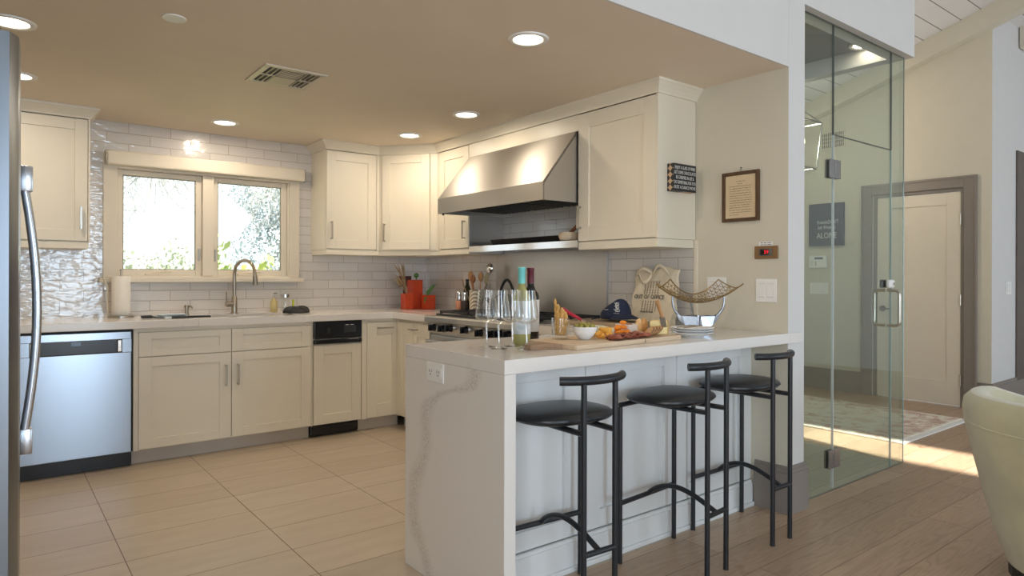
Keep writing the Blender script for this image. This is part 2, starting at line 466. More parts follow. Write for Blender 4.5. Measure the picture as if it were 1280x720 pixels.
struct('wall_left', B().box(-1.5, -1.4, -4.3, -3.25, 0, 5.8).box(-1.5, -1.4, -.55, 5.5, 0, 5.8).box(-1.5, -1.4, -3.25, -.55, 0, .3).box(-1.5, -1.4, -3.25, -.55, 2.4, 5.8), M['paint_wall'], 'painted left wall of the house')  # unseen opening added here for the extra lamp that fills the entry
# entry side
struct('wall_entry', B().box(XE, XE + .15, 2.07, 2.285, 0, 3.7).box(XE, XE + .15, 3.09, 4.4, 0, 3.6).box(XE, XE + .15, 2.285, 3.09, 2.035, 3.7), M['paint_wall'], 'beige entry wall with the white door')
struct('wall_entry_side', B().box(XE + .1501, 9.2, 2.07, 2.2, 0, 3.75).box(XE, XE + .15, 2.0695, 2.07, 0, 3.7), M['paint_white'], 'white wall turning away beside the entry door')
struct('wall_hall_end', B().box(3.3412, 7.3, 4.3, 4.4, 0, 3.4), M['paint_wall'], 'painted end wall of the entry hall')
struct('wall_far_right', B().box(9.1, 9.2, -4.3, 2.07, 0, 5.6), M['paint_white'], 'white far right wall of the living side')
# living-room back wall with two window openings
wr = B()
for x0, x1, z0, z1 in ((-1.4, .55, 0, 5.8), (.55, 1.75, 0, .3), (.55, 1.75, 2.4, 5.8), (1.75, 5.25, 0, 5.8), (5.25, 8.75, 0, .3), (5.25, 8.75, 2.4, 5.8), (8.75, 9.2, 0, 5.8)):
    wr.box(x0, x1, -4.3, -4.15, z0, z1)
struct('wall_rear', wr, M['paint_white'], 'white living-room wall with two window openings')
# pitched plank ceiling over the living side, with an unseen slot added to shape the sun strip
def plank_mat():
    m_, N, L, P = mat('white_ceiling_planks')
    br = N.new('ShaderNodeTexBrick'); L.new(coords(N, L, loc=(3, 9.04, 0)), br.inputs['Vector']); br.offset = 0
    br.inputs['Color1'].default_value = srgb(222, 219, 216); br.inputs['Color2'].default_value = srgb(216, 213, 211)
    br.inputs['Mortar'].default_value = srgb(120, 112, 106)
    br.inputs['Scale'].default_value = 1; br.inputs['Mortar Size'].default_value = .004; br.inputs['Brick Width'].default_value = 30; br.inputs['Row Height'].default_value = .155
    L.new(br.outputs['Color'], P.inputs['Base Color']); P.inputs['Roughness'].default_value = .55
    return m_
M['planks'] = plank_mat()
SKX0, SKX1, SKY0, SKY1 = 4.22, 4.74, -1.75, .55
rf = B()
for x0, x1, y0, y1 in ((-1.5, SKX0, -4.3, 4.4), (SKX1, 9.2, -4.3, 4.4), (SKX0, SKX1, -4.3, SKY0), (SKX0, SKX1, SKY1, 4.4)):
    rf.prism([(y0, zroof(y0)), (y1, zroof(y1)), (y1, zroof(y1) + .1), (y0, zroof(y0) + .1)], 'x', x0, x1)
struct('ceiling_vault', rf, M['planks'], 'pitched white plank ceiling of the living side')
def beam(name, x0, x1, y0, y1, h, label):
    return struct(name, B().prism([(y0, zroof(y0) - .001), (y1, zroof(y1) - .001), (y1, zroof(y1) - h), (y0, zroof(y0) - h)], 'x', x0, x1), M['paint_wall'], label)
beam('trim_3', 6.95, XE - .001, -4.1, 4.29, .185, 'painted roof beam running up along the entry wall')
beam('trim_4', 7.80, 7.95, -4.1, 2.06, .2, 'painted roof beam beyond the entry wall corner')
# glass lobby ceiling and its drop over the side glass
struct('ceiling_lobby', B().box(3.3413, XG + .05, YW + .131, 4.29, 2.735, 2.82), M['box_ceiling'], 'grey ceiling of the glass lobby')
struct('trim_5', B().box(XG - .05, XG + .05, YW + .131, 4.29, ZG, 2.7345), M['paint_white'], 'header over the side glass')
# baseboards
def baseboard(name, x0, x1, y0, y1, h, label=None):
    return struct(name, B().box(x0, x1, y0, y1, 0, h - .03, .001).box(x0 + (.004 if x1 - x0 < .05 else 0), x1 - (.004 if x1 - x0 < .05 else 0), y0 + (.004 if y1 - y0 < .05 else 0), y1 - (.004 if y1 - y0 < .05 else 0), h - .03, h, .001), M['grey_trim'], label)
bb = B()
for z0, z1, o in ((0, .205, 0), (.205, .225, .004), (.225, .24, .008)):
    bb.box(XW - .018 + o, XW - .0003, YW - .0185 + o, 1.985, z0, z1).box(XW - .0003, 3.358 - o, YW - .0185 + o, YW - .0009, z0, z1)
    bb.box(3.3417, 3.358 - o, YW - .0009, YG - .008, z0, z1)
struct('baseboard_post', bb, M['grey_trim'], 'tall grey baseboard wrapping the wall end by the bar')
baseboard('baseboard_entry', XE - .018, XE - .0005, 3.206, 4.299, .225, 'grey baseboard left of the entry door')
baseboard('baseboard_corner', XE - .0185, XE - .0005, 2.052, 2.176, .25, 'grey baseboard between entry door and wall corner')
baseboard('baseboard_side', XE + .0, 9.09, 2.051, 2.0694, .25, 'grey baseboard of the white side wall')

# ---- kitchen window
w = thing('window_1', 'white double casement window above the sink', 'window', ((WX0 + WX1) / 2, YS, WZ0), kind='structure')
c = B()
c.box(.607, .69, YS - .018, YS - .0005, 1.186, 2.05, .003).box(1.895, 1.976, YS - .018, YS - .0005, 1.186, 2.05, .003).box(.69, 1.895, YS - .018, YS - .0005, 1.945, 2.05, .003)
c.box(WX0, .695, YS, YS + .12, WZ0, WZ1).box(1.885, WX1, YS, YS + .12, WZ0, WZ1).box(.695, 1.885, YS, YS + .12, 1.945, WZ1).box(.695, 1.885, YS, YS + .12, WZ0, 1.2)
c.box(1.245, 1.322, YS - .012, YS + .12, 1.2, 1.945, .003)
c.build('casing', M['trim_white'], w)
B().box(.58, 2.0, YS - .055, YS + .0, 1.152, 1.185, .004).build('sill', M['trim_white'], w)
for gx0, gx1, sx0, sx1 in ((.729, 1.203, .6955, 1.2445), (1.358, 1.84, 1.3225, 1.8845)):
    s_ = B()
    s_.box(sx0, gx0, YS + .02, YS + .06, 1.2005, 1.9445, .003).box(gx1, sx1, YS + .02, YS + .06, 1.2005, 1.9445, .003)
    s_.box(gx0, gx1, YS + .02, YS + .06, 1.2005, 1.243, .003).box(gx0, gx1, YS + .02, YS + .06, 1.908, 1.9445, .003)
    sash = s_.build('sash', M['trim_white'], w)
    B().box(gx0 - .004, gx1 + .004, YS + .036, YS + .042, 1.239, 1.912).build('pane', M['glass'], sash)
    g = B().box(gx0 - .0, gx0 + .006, YS + .028, YS + .035, 1.243, 1.908).box(gx1 - .006, gx1, YS + .028, YS + .035, 1.243, 1.908)
    g.box(gx0, gx1, YS + .028, YS + .035, 1.902, 1.908).box(gx0, gx1, YS + .028, YS + .035, 1.243, 1.248)
    g.build('gasket', plain('sage_gasket', srgb(150, 152, 138), .6), sash)
    cx = gx0 + .42 * (gx1 - gx0)
    k = B().box(cx - .06, cx + .06, YS - .002, YS + .019, 1.2, 1.216, .004)
    k.tube([(cx - .03, YS + .008, 1.219), (cx + .02, YS + .0, 1.226), (cx + .11, YS - .004, 1.231)], .005, 8)
    k.build('crank_handle', M['trim_white'], sash)
    lx = gx1 + .022 if gx0 < 1 else gx0 - .018
    B().box(lx - .006, lx + .006, YS + .005, YS + .0195, 1.31, 1.40, .003).build('sash_lock', M['nickel'], sash)
rb = thing('roller_blind', 'cream cassette of the rolled-up blind above the sink window', 'blind', (1.3, YS - .04, 1.96))
B().box(.622, 2.004, YS - .075, YS - .0185, 1.962, 2.062, .012, 3).build('cassette', M['trim_white'], rb)
for q0 in (.6165, 2.0045): B().box(q0, q0 + .005, YS - .072, YS - .0185, 1.96, 2.06, .002).build('end_cap', M['nickel'], rb)
B().tube([(2.004, YS - .05, 1.957), (2.004, YS - .05, 1.967)], .008, 10).build('pull', M['dark_metal'], rb)

# ---- entry door
d = thing('door_1', 'white single-panel entry door in a wide grey casing', 'door', (XE, 2.69, 0), kind='structure')
cs = B()
def frame_yz(b, y0, y1, z1, wd, x0, x1):
    b.box(x0, x1, y0, y0 + wd, 0, z1, .002).box(x0, x1, y1 - wd, y1, 0, z1, .002).box(x0, x1, y0 + wd, y1 - wd, z1 - wd, z1, .002)
frame_yz(cs, 2.178, 3.203, 2.14, .105, XE - .022, XE - .0005)
frame_yz(cs, 2.178, 3.203, 2.14, .022, XE - .03, XE - .0225)
cs.build('casing', M['grey_trim'], d)
jb = B(); frame_yz(jb, 2.2855, 3.0895, 2.0345, .03, XE + .0005, XE + .11); jb.build('jamb', M['grey_trim'], d)
lf = B(); x0, x1 = XE + .012, XE + .05; y0, y1 = 2.318, 3.057
lf.box(x0, x1, y0, y0 + .115, .008, 2.0, .001).box(x0, x1, y1 - .115, y1, .008, 2.0, .001)
lf.box(x0, x1, y0 + .115, y1 - .115, .008, .23, .001).box(x0, x1, y0 + .115, y1 - .115, 1.887, 2.0, .001)
lf.box(x0 + .012, x1, y0 + .115, y1 - .115, .23, 1.887)
leaf = lf.build('leaf', M['trim_white'], d)
for z in (.25, .995, 1.745):
    B().box(XE - .002, XE + .0118, 2.3085, 2.3185, z - .05, z + .05, .001).tube([(XE - .006, 2.314, z - .05), (XE - .006, 2.314, z + .05)], .006, 8).build('hinge', M['nickel'], leaf)
ro = B(); ro.tube([(XE + .011, 3.0, .89), (XE - .002, 3.0, .89)], .03, 18).tube([(XE - .002, 3.0, .89), (XE - .035, 3.0, .89)], .009, 10)
ro.tube([(XE - .036, 3.008, .89), (XE - .036, 2.90, .89)], .007, 10).build('lever_handle', M['dark_metal'], leaf)
# a dark tall panel on the side wall
struct('side_wall_panel', B().box(7.73, 8.75, 2.052, 2.0693, .0, 2.42, .004), plain('dark_brown_panel', srgb(96, 86, 78), .5), 'dark brown tall panel on the white side wall')

# ---- glass lobby: front glass with door, side glass
fg = thing('glass_partition', 'frameless glass partition with fixed panes around its door', 'glass wall', (4.0, YG, 0), kind='structure')
def pane(b, x0, x1, z0, z1): return b.box(x0, x1, YG - .005, YG + .005, z0, z1)
B().box(3.3585, 3.742, YG - .005, YG + .005, .004, ZG - .003).build('sidelight', M['door_glass'], fg)
B().box(3.746, 4.484, YG - .005, YG + .005, 2.008, ZG - .003).build('transom', M['door_glass'], fg)
B().box(4.488, XG - .006, YG - .005, YG + .005, .004, ZG - .003).build('narrow_sidelight', M['door_glass'], fg)
B().box(XG - .005, XG + .005, YG - .005, 4.2985, .004, ZG - .003).build('side_glass', M['door_glass'], fg)
e = B().box(3.7422, 3.7458, YG - .0055, YG + .0055, 2.008, ZG - .003).box(4.4842, 4.4878, YG - .0055, YG + .0055, 2.008, ZG - .003)
e.box(3.7463, 4.4838, YG - .0055, YG + .0055, 2.0035, 2.0075).box(3.3585, XG, YG - .007, YG + .007, ZG - .0028, ZG - .0003)
e.build('dark_joint', M['edge_dark'], fg)
B().box(4.4846, 4.4876, YG - .0055, YG + .0055, .004, 2.003).build('glass_edge', M['glass_edge'], fg)
B().box(XG - .0055, XG + .0065, YG - .0068, YG - .0052, .004, ZG - .003).build('dark_corner_edge', plain('dark_teal_edge', (.10, .16, .17, 1), .2), fg)
B().box(3.7424, 3.7456, YG - .0065, YG + .0065, .012, 2.003).build('seal_strip', M['edge_white'], fg)
B().box(3.3585, XG, YG - .006, YG + .006, 0.0003, .0035).build('floor_channel', M['dark_metal'], fg)
gd = thing('door_3', 'frameless clear glass door with a loop pull handle', 'glass door', (3.746, YG, 0), kind='structure')
B().box(3.7465, 4.4835, YG - .005, YG + .005, .008, 2.003).build('leaf', M['door_glass'], gd)
for z in (.18, 1.81):
    B().box(3.683, 3.7415, YG - .016, YG - .0055, z - .052, z + .052, .002).box(3.7475, 3.806, YG - .016, YG - .0055, z - .052, z + .052, .002).box(3.735, 3.755, YG - .02, YG - .0065, z - .03, z + .03, .003)\
        .box(3.683, 3.7415, YG + .0055, YG + .016, z - .052, z + .052, .002).box(3.7475, 3.806, YG + .0055, YG + .016, z - .052, z + .052, .002).build('hinge', M['dark_metal'], gd)
def loop(yo, sgn):
    x0, z0, z1 = 4.435, .90, 1.12; pts = []
    yb = YG + sgn * .007
    pts = [(x0, yb, z1)]
    for k in range(7):
        a = k / 6 * PI / 2
        pts.append((x0, YG + sgn * (.05 + .025 * math.sin(a)), z1 - .025 + .025 * math.cos(a)))
    for k in range(7):
        a = k / 6 * PI / 2
        pts.append((x0, YG + sgn * (.05 + .025 * math.cos(a)), z0 + .025 - .025 * math.sin(a)))
    pts.append((x0, yb, z0)); return pts
h = B()
for sgn in (-1, 1): h.tube(loop(0, sgn), .0095, 12)
h.build('pull_handle', M['nickel'], gd, True)
lk = B().box(4.40, 4.478, YG - .034, YG - .0055, 1.135, 1.187, .012, 3)
lock = lk.build('smart_lock', M['white_plastic'], gd)
B().tube([(4.455, YG - .0345, 1.161), (4.455, YG - .0385, 1.161)], .010, 16).build('button', M['nickel'], lock)
B().box(4.40, 4.478, YG + .0055, YG + .03, 1.135, 1.187, .008, 2).build('lock_back_plate', M['black_gloss'], gd)

# ================================================================== CABINETS
def shaker(b, a0, a1, z0, z1, face, axis, th=.02, st=.075, rail=None, rec=.009, sgn=-1):
    """five-piece door: frame and recessed panel. axis 'y': face at y=face looking to -y, a = x; axis 'x': face at x=face, a = y"""
    rail = rail or st
    def bx(p0, p1, q0, q1, f0, f1, bev=.0012):
        lo, hi = sorted((face + f0 * -sgn, face + f1 * -sgn))
        if axis == 'y': b.box(p0, p1, lo, hi, q0, q1, bev, 1)
        else: b.box(lo, hi, p0, p1, q0, q1, bev, 1)
    bx(a0, a0 + st, z0, z1, 0, th); bx(a1 - st, a1, z0, z1, 0, th)
    bx(a0 + st, a1 - st, z0, z0 + rail, 0, th); bx(a0 + st, a1 - st, z1 - rail, z1, 0, th)
    bx(a0 + st - .002, a1 - st + .002, z0 + rail - .002, z1 - rail + .002, rec, th, 0)
    return b
def handle(p0, p1, out, parent, r=.0055, name='handle'):
    """flat bar pull with two short posts; out = unit vector away from the door"""
    p0, p1, o = Vector(p0), Vector(p1), Vector(out); d = (p1 - p0).normalized()
    b = B()
    for p in (p0 + d * .006, p1 - d * .006): b.tube([p + o * .0003, p + o * .027], r * .9, 8)
    a = p0 + o * .03; c = p1 + o * .03
    side = d.cross(o).normalized() * r; oo = o * r * .75
    vs = [[b.bm.verts.new(q + side * i + oo * j) for i, j in ((1, 1), (-1, 1), (-1, -1), (1, -1))] for q in (a, c)]
    for k in range(4): b.bm.faces.new((vs[0][k], vs[0][(k + 1) % 4], vs[1][(k + 1) % 4], vs[1][k]))
    b.bm.faces.new(vs[0]); b.bm.faces.new(vs[1][::-1])
    return b.build(name, M['nickel'], parent)
FY = 4.76      # front plane of the base doors on the sink wall
# --- sink cabinet
t = thing('base_cabinet', 'wide cream sink cabinet with two doors under two false drawer fronts', 'cabinet', (1.285, 5.05, 0))
B().box(.706, .724, FY + .0205, YS - .001, .095, .8655).box(1.8435, 1.8615, FY + .0205, YS - .001, .095, .8655).box(.724, 1.8435, FY + .0205, YS - .001, .095, .115).box(.724, 1.8435, YS - .02, YS - .001, .115, .8655).box(.724, 1.8435, FY + .0205, FY + .04, .682, .8655).box(.706, .733, FY + .004, FY + .0205, .095, .8655).box(1.855, 1.8615, FY + .004, FY + .0205, .095, .8655).box(.733, 1.855, FY + .004, FY + .0205, .842, .8655).build('carcass', M['cab'], t)
B().box(.706, 1.8615, 4.835, 4.85, 0.0005, .0945).build('toe_kick', M['kick'], t)
for a0, a1, hx in ((.735, 1.292, 1.256), (1.296, 1.852, 1.334)):
    shd = shaker(B(), a0, a1, .686, .840, FY, 'y', st=.075, rail=.045).build('false_drawer', M['cab'], t)
    dr = shaker(B(), a0, a1, .102, .681, FY, 'y', st=.075, rail=.06).build('door', M['cab'], t)
    handle((hx, FY, .456), (hx, FY, .60), (0, -1, 0), dr)
# --- compactor unit with a black control panel
t = thing('trash_compactor', 'narrow compactor with black control panel above a cream door', 'appliance', (2.06, 5.05, 0))
B().box(1.866, 2.252, FY + .0205, YS - .001, .095, .8655).build('carcass', M['cab'], t)
p = B().box(1.872, 2.246, FY - .012, FY + .0203, .735, .863, .004); p.box(1.872, 2.246, FY - .018, FY + .02, .697, .728, .006).build('control_panel', M['black_gloss'], t)
cp = [o for o in t.children if o.name.startswith('control_panel')][0]
B().box(1.965, 1.99, FY - .024, FY - .0122, .775, .815, .003).build('start_knob', M['black_matte'], cp)
B().box(2.10, 2.20, FY - .0126, FY - .0121, .775, .83).build('display_window', plain('smoky_panel', (.03, .032, .036, 1), .1), cp)
for q, (a, b_) in enumerate(((2.113, 2.14), (2.152, 2.18))): B().box(a, b_, FY - .0128, FY - .01265, .832, .835).build('printed_mark', M['white_plastic'], cp)

B().box(2.13, 2.215, FY - .022, FY - .0182, .724, .7295, .001).build('latch_bar', M['chrome'], cp)
shaker(B(), 1.872, 2.246, .102, .690, FY, 'y', st=.075, rail=.07).build('door', M['cab'], t)
k = B().box(1.868, 2.240, 4.800, 4.835, .018, .09, .003).box(1.875, 2.232, 4.792, 4.80, .066, .082, .002)
k.build('toe_pedal', M['black_gloss'], t)
# --- tall pull-out
t = thing('pull_out_cabinet', 'cream pull-out cabinet with one horizontal bar handle in the inside corner', 'cabinet', (2.44, 5.05, 0))
B().box(2.2535, 2.63, FY + .0205, YS - .001, .095, .8655).box(2.2535, 2.294, FY + .004, FY + .0205, .095, .8655).box(2.597, 2.63, FY + .0, FY + .0205, .095, .8655).box(2.294, 2.597, FY + .004, FY + .0205, .846, .8655).build('carcass', M['cab'], t)
B().box(2.2535, 2.60, 4.835, 4.85, .0005, .0945).build('toe_kick', M['kick'], t)
dr = shaker(B(), 2.296, 2.595, .102, .842, FY, 'y', st=.085, rail=.10).build('door', M['cab'], t)
handle((2.378, FY, .796), (2.512, FY, .796), (0, -1, 0), dr)
# --- cabinet left of the range (faces -x)
FX = 2.545
t = thing('range_side_cabinet', 'cream base cabinet between the inside corner and the range', 'cabinet', (2.85, 4.5, 0))
B().box(FX + .0205, XW - .009, 4.241, FY - .0005, .095, .8655).box(FX + .004, FX + .0205, 4.725, FY - .0005, .095, .8655).build('carcass', M['cab'], t)
B().box(2.62, 2.635, 4.241, FY - .001, .0005, .0945).build('toe_kick', M['kick'], t)
shaker(B(), 4.49, 4.722, .102, .842, FX, 'x', st=.06, rail=.10).build('door', M['cab'], t)
dr = shaker(B(), 4.245, 4.486, .102, .842, FX, 'x', st=.055, rail=.10).build('door', M['cab'], t)
handle((FX, 4.41, .795), (FX, 4.51, .795), (-1, 0, 0), dr)
# --- cabinet right of the range, behind the bar
t = thing('corner_base_cabinet', 'cream base cabinet between range and bar', 'cabinet', (2.85, 2.75, 0))
B().box(FX + .0205, XW - .009, 2.485, 3.015, .095, .8655).build('carcass', M['cab'], t)
shaker(B(), 2.49, 3.01, .102, .842, FX, 'x').build('door', M['cab'], t)
# --- countertop (with the sink cut-out) along the back wall
t = thing('countertop', 'long white quartz countertop along the sink wall with square front edge', 'countertop', (1.3, 5.05, .866))
SX0, SX1, SY0, SY1 = 1.08, 1.80, 4.845, 5.20
CT0 = ZC - .05
B().box(-1.39, SX0, 4.734, YS - .0005, CT0, ZC, .003).box(SX1, XW - .0085, 4.734, YS - .0005, CT0, ZC, .003).box(SX0, SX1, 4.734, SY0, CT0, ZC).box(SX0, SX1, SY1, YS - .0005, CT0, ZC)\
    .box(2.505, XW - .0085, 4.240, 4.734, CT0, ZC, .003).build('slab', M['quartz'], t)
sk = thing('sink', 'stainless undermount sink basin below the faucet', 'sink', (1.44, 5.02, .68))
s_ = B(); 
for a in ((SX0 - .012, SX1 + .012, SY0 - .012, SY1 + .012, .676, .68), (SX0 - .012, SX0 - .003, SY0 - .012, SY1 + .012, .68, CT0 - .0005), (SX1 + .003, SX1 + .012, SY0 - .012, SY1 + .012, .68, CT0 - .0005), (SX0, SX1, SY0 - .012, SY0 - .003, .68, CT0 - .0005), (SX0, SX1, SY1 + .003, SY1 + .012, .68, CT0 - .0005)): s_.box(*a)
s_.build('basin', M['steel'], sk)
B().lathe([(.045, .6805), (.045, .684), (.03, .685)], (1.44, 5.02), 20).build('drain', M['chrome'], sk)
# --- dishwasher
t = thing('dishwasher', 'stainless dishwasher with black recessed pocket handle and black toe plate', 'dishwasher', (.42, 5.05, 0))
DX0, DX1 = .125, .702
B().box(DX0, DX1, FY + .025, YS - .01, .095, .8645).box(DX1 - .008, DX1, FY - .0, FY + .03, .10, .8645).box(DX0, DX1, FY + .01, FY + .03, .853, .8645).build('tub', M['black_matte'], t)
dr = B(); a0, a1 = DX0 + .004, DX1 - .0095
dr.box(a0, a1, FY - .014, FY + .0245, .10, .725, .003).box(a0, a1, FY - .014, FY + .0245, .805, .852, .003).box(a0, a0 + .045, FY - .014, FY + .0245, .725, .805).box(a1 - .05, a1, FY - .014, FY + .0245, .725, .805)
door = dr.build('door', aniso(brushed('dishwasher_stainless', (.33, .36, .40, 1), .24, 'x'), 'Z', .25, .8), t)
B().box(a0 + .046, a1 - .051, FY + .006, FY + .024, .7265, .8035).build('pocket', M['black_gloss'], door)
B().box(a0 + .25, a0 + .30, FY + .004, FY + .0058, .775, .80, .001).build('latch', plain('blue_grey_display', srgb(120, 150, 180), .2), door)
for q0 in (a1 - .075, a0 + .0465): B().box(q0, q0 + .0235, FY - .013, FY + .005, .728, .803, .004).build('pocket_end', M['chrome'], door)
B().box(DX0, DX1 - .004, 4.80, 4.83, .002, .0985, .002).build('toe_plate', M['black_gloss'], t)
fl = thing('filler_cabinet', 'cream end cabinet left of the dishwasher', 'cabinet', (-.3, 5.05, 0))
B().box(-1.39, DX0 - .003, FY + .0205, YS - .001, .095, .8655).build('carcass', M['cab'], fl)
shaker(B(), -.45, DX0 - .006, .102, .842, FY, 'y').build('door', M['cab'], fl)

# --- wall cabinets
UB, UT, UF = 1.412, 2.2, 5.04
def crown(b, path, z0, z1, out):
    """cove-profile crown following a plan polyline (x, y) with mitred corners; left side of travel is outside"""
    prof = [(0, z0), (.006, z0), (.010, z0 + .012), (.022, z0 + .030), (.040, z0 + .050), (.048, z0 + .056), (.050, z1), (0, z1)]
    n = len(path); rings = []
    for i, p in enumerate(path):
        p = Vector(p)
        d0 = (p - Vector(path[i - 1])).normalized() if i > 0 else None
        d1 = (Vector(path[i + 1]) - p).normalized() if i < n - 1 else None
        n0 = Vector((d0.y, -d0.x)) if d0 else None; n1 = Vector((d1.y, -d1.x)) if d1 else None
        if n0 is None: o = n1
        elif n1 is None: o = n0
        else:
            o = (n0 + n1).normalized(); o = o / max(.3, o.dot(n0))
        rings.append([b.bm.verts.new((p.x + o.x * a * out, p.y + o.y * a * out, z)) for a, z in prof])
    for i in range(n - 1):
        for k in range(len(prof)):
            b.bm.faces.new((rings[i][k], rings[i][(k + 1) % len(prof)], rings[i + 1][(k + 1) % len(prof)], rings[i + 1][k]))
    b.bm.faces.new(rings[0]); b.bm.faces.new(rings[-1][::-1]); return b
CZ = ZK - .0005
# left of the window
t = thing('wall_cabinet', 'cream wall cabinet left of the window, half hidden by the refrigerator', 'cabinet', (.2, 5.2, UB))
B().box(-.55, .501, UF + .0205, YS - .0005, UB, UT).box(.49, .501, UF, UF + .0205, UB, UT).box(-.55, .492, UF + .006, YS - .001, 1.371, UB - .0005, .002).build('carcass', M['cab'], t)
for a0, a1 in ((-.36, .02), (.024, .487)):
    dr = shaker(B(), a0, a1, UB + .008, UT - .004, UF, 'y', st=.07).build('door', M['cab'], t)
handle((.45, UF, 1.495), (.45, UF, 1.637), (0, -1, 0), dr)
crown(B(), [(-.55, UF), (.501, UF), (.501, YS - .0005)], UT, CZ, 1).build('crown', M['cab'], t)
# right of the window, corner, next to hood, right of hood
t = thing('wall_cabinet', 'cream wall cabinet directly right of the window', 'cabinet', (2.3, 5.2, UB))
B().box(2.079, 2.535, UF + .0205, YS - .0005, UB, UT).box(2.515, 2.535, UF, UF + .0205, UB, UT).box(2.085, 2.535, UF + .006, YS - .001, 1.371, UB - .0005, .002).build('carcass', M['cab'], t)
dr = shaker(B(), 2.083, 2.512, UB + .006, UT - .004, UF, 'y', st=.075).build('door', M['cab'], t)
handle((2.118, UF, 1.492), (2.118, UF, 1.632), (0, -1, 0), dr)
DA, DB = Vector((2.536, UF)), Vector((2.85, 4.638))
t = thing('corner_wall_cabinet', 'cream diagonal corner wall cabinet', 'cabinet', (2.9, 5.1, UB))
B().prism([(2.5355, UF + .004), (2.85 + .004, 4.638), (XW - .0085, 4.638), (XW - .0085, YS - .0005), (2.5355, YS - .0005)], 'z', UB, UT)\
   .prism([(2.5355, UF + .012), (2.858, 4.646), (XW - .0085, 4.646), (XW - .0085, YS - .001), (2.5355, YS - .001)], 'z', 1.371, UB - .0005).build('carcass', M['cab'], t)
dv = (DB - DA).normalized(); ang = math.atan2(dv.y, dv.x); Ld = (DB - DA).length
sb = B(); shaker(sb, .035, Ld - .06, UB + .006, UT - .004, 0, 'y', st=.07)
bmesh.ops.translate(sb.bm, vec=(0, -.0185, 0), verts=sb.bm.verts)
RM = Matrix.Translation((DA.x, DA.y, 0)) @ Matrix.Rotation(ang, 4, 'Z')
bmesh.ops.transform(sb.bm, matrix=RM, verts=sb.bm.verts)
dr = sb.build('door', M['cab'], t)
hp = lambda a, z: RM @ Vector((a, -.0185, z))
handle(hp(.063, 1.484), hp(.063, 1.632), (RM.to_3x3() @ Vector((0, -1, 0))), dr)
t = thing('wall_cabinet', 'narrow cream wall cabinet touching the left of the range hood', 'cabinet', (3.0, 4.4, UB))
UX = 2.85
B().box(UX + .0205, XW - .0085, 4.188, 4.637, UB, UT).box(UX, UX + .0205, 4.612, 4.637, UB, UT).box(UX + .006, XW - .0085, 4.188, 4.645, 1.371, UB - .0005, .002).build('carcass', M['cab'], t)
dr = shaker(B(), 4.19, 4.609, UB + .006, UT - .004, UX, 'x', st=.075).build('door', M['cab'], t)
handle((UX, 4.232, 1.487), (UX, 4.232, 1.625), (-1, 0, 0), dr)
t = thing('wall_cabinet', 'large cream wall cabinet right of the range hood with a wordy block sign on its side', 'cabinet', (3.0, 2.7, UB))
t['label'] = 'big cream wall cabinet to the right of the range hood'
B().box(UX + .0205, XW - .0085, 2.366, 2.992, UB, UT).box(UX, UX + .0205, 2.366, 2.381, UB, UT).box(UX + .006, XW - .0125, 2.373, 2.992, 1.365, UB - .0005, .002).build('carcass', M['cab_white'] if 0 else M['cab'], t)
dr = shaker(B(), 2.383, 2.99, UB + .006, UT - .004, UX, 'x', st=.09).build('door', M['cab'], t)
handle((UX, 2.966, 1.494), (UX, 2.966, 1.632), (-1, 0, 0), dr)
t = thing('hood_valance', 'flat cream panel closing the gap above the range hood', 'panel', (2.9, 3.6, 2.1))
B().box(UX + .004, UX + .024, 2.9935, 4.187, 2.100, UT, .001).build('board', M['cab'], t)
t = thing('crown_moulding', 'cream cove crown moulding along the wall cabinets from window to bar', 'moulding', (2.85, 3.6, UT))
crown(B(), [(2.079, YS - .0005), (2.079, UF), (2.536, UF), (2.85, 4.638), (UX, 2.366), (XW - .001, 2.366)], UT + .0005, CZ, 1).build('cove', M['cab'], t)

# ================================================================== RANGE, HOOD, FRIDGE
RX, RY0, RY1 = 2.53, 3.022, 4.234
t = thing('range', 'wide stainless gas range with eight black knobs and cast iron grates', 'range', (2.86, 3.63, 0))
B().box(RX + .03, XW - .02, RY0, RY1, .10, .90).box(RX + .06, XW - .03, RY0 + .02, RY1 - .02, .003, .0995).build('body', M['steel_y'], t)
b = B(); b.prism([(2.50, .868), (2.494, .876), (2.494, .906), (2.502, .916), (XW - .02, .916), (XW - .02, .9005), (2.56, .9005), (2.56, .868)], 'y', RY0, RY1)
b.build('cooktop', M['steel_y'], t)
B().prism([(2.535, .790), (2.525, .866), (2.559, .866), (2.559, .790)], 'y', RY0, RY1).build('control_panel', M['steel_y'], t)
for i, y in enumerate((4.135, 4.01, 3.915, 3.725, 3.555, 3.432, 3.347, 3.256)):
    z = .832 + (.008 if i in (2, 3, 6, 7) else 0)
    B().tube([(2.531, y, z), (2.519, y, z)], [.030, .028], 22).build('knob_bezel', M['chrome'], t)
    kb = B(); kb.tube([(2.5185, y, z), (2.488, y, z)], [.025, .022], 20); kb.box(2.470, 2.4875, y - .006, y + .006, z - .022, z + .022, .003)
    kb.build('knob', M['black_gloss'], t, True)
for y0, y1 in ((RY0 + .01, 3.42), (3.43, RY1 - .012)):
    dr = B().box(2.542, 2.559, y0, y1, .16, .774, .004).build('oven_door', M['steel_y'], t)
    hb = B().tube([(2.488, y0 + .03, .735), (2.488, y1 - .03, .735)], .012, 12)
    for y in (y0 + .06, y1 - .06): hb.tube([(2.5415, y, .735), (2.488, y, .735)], .008, 8)
    hb.build('handle', M['steel'], dr)
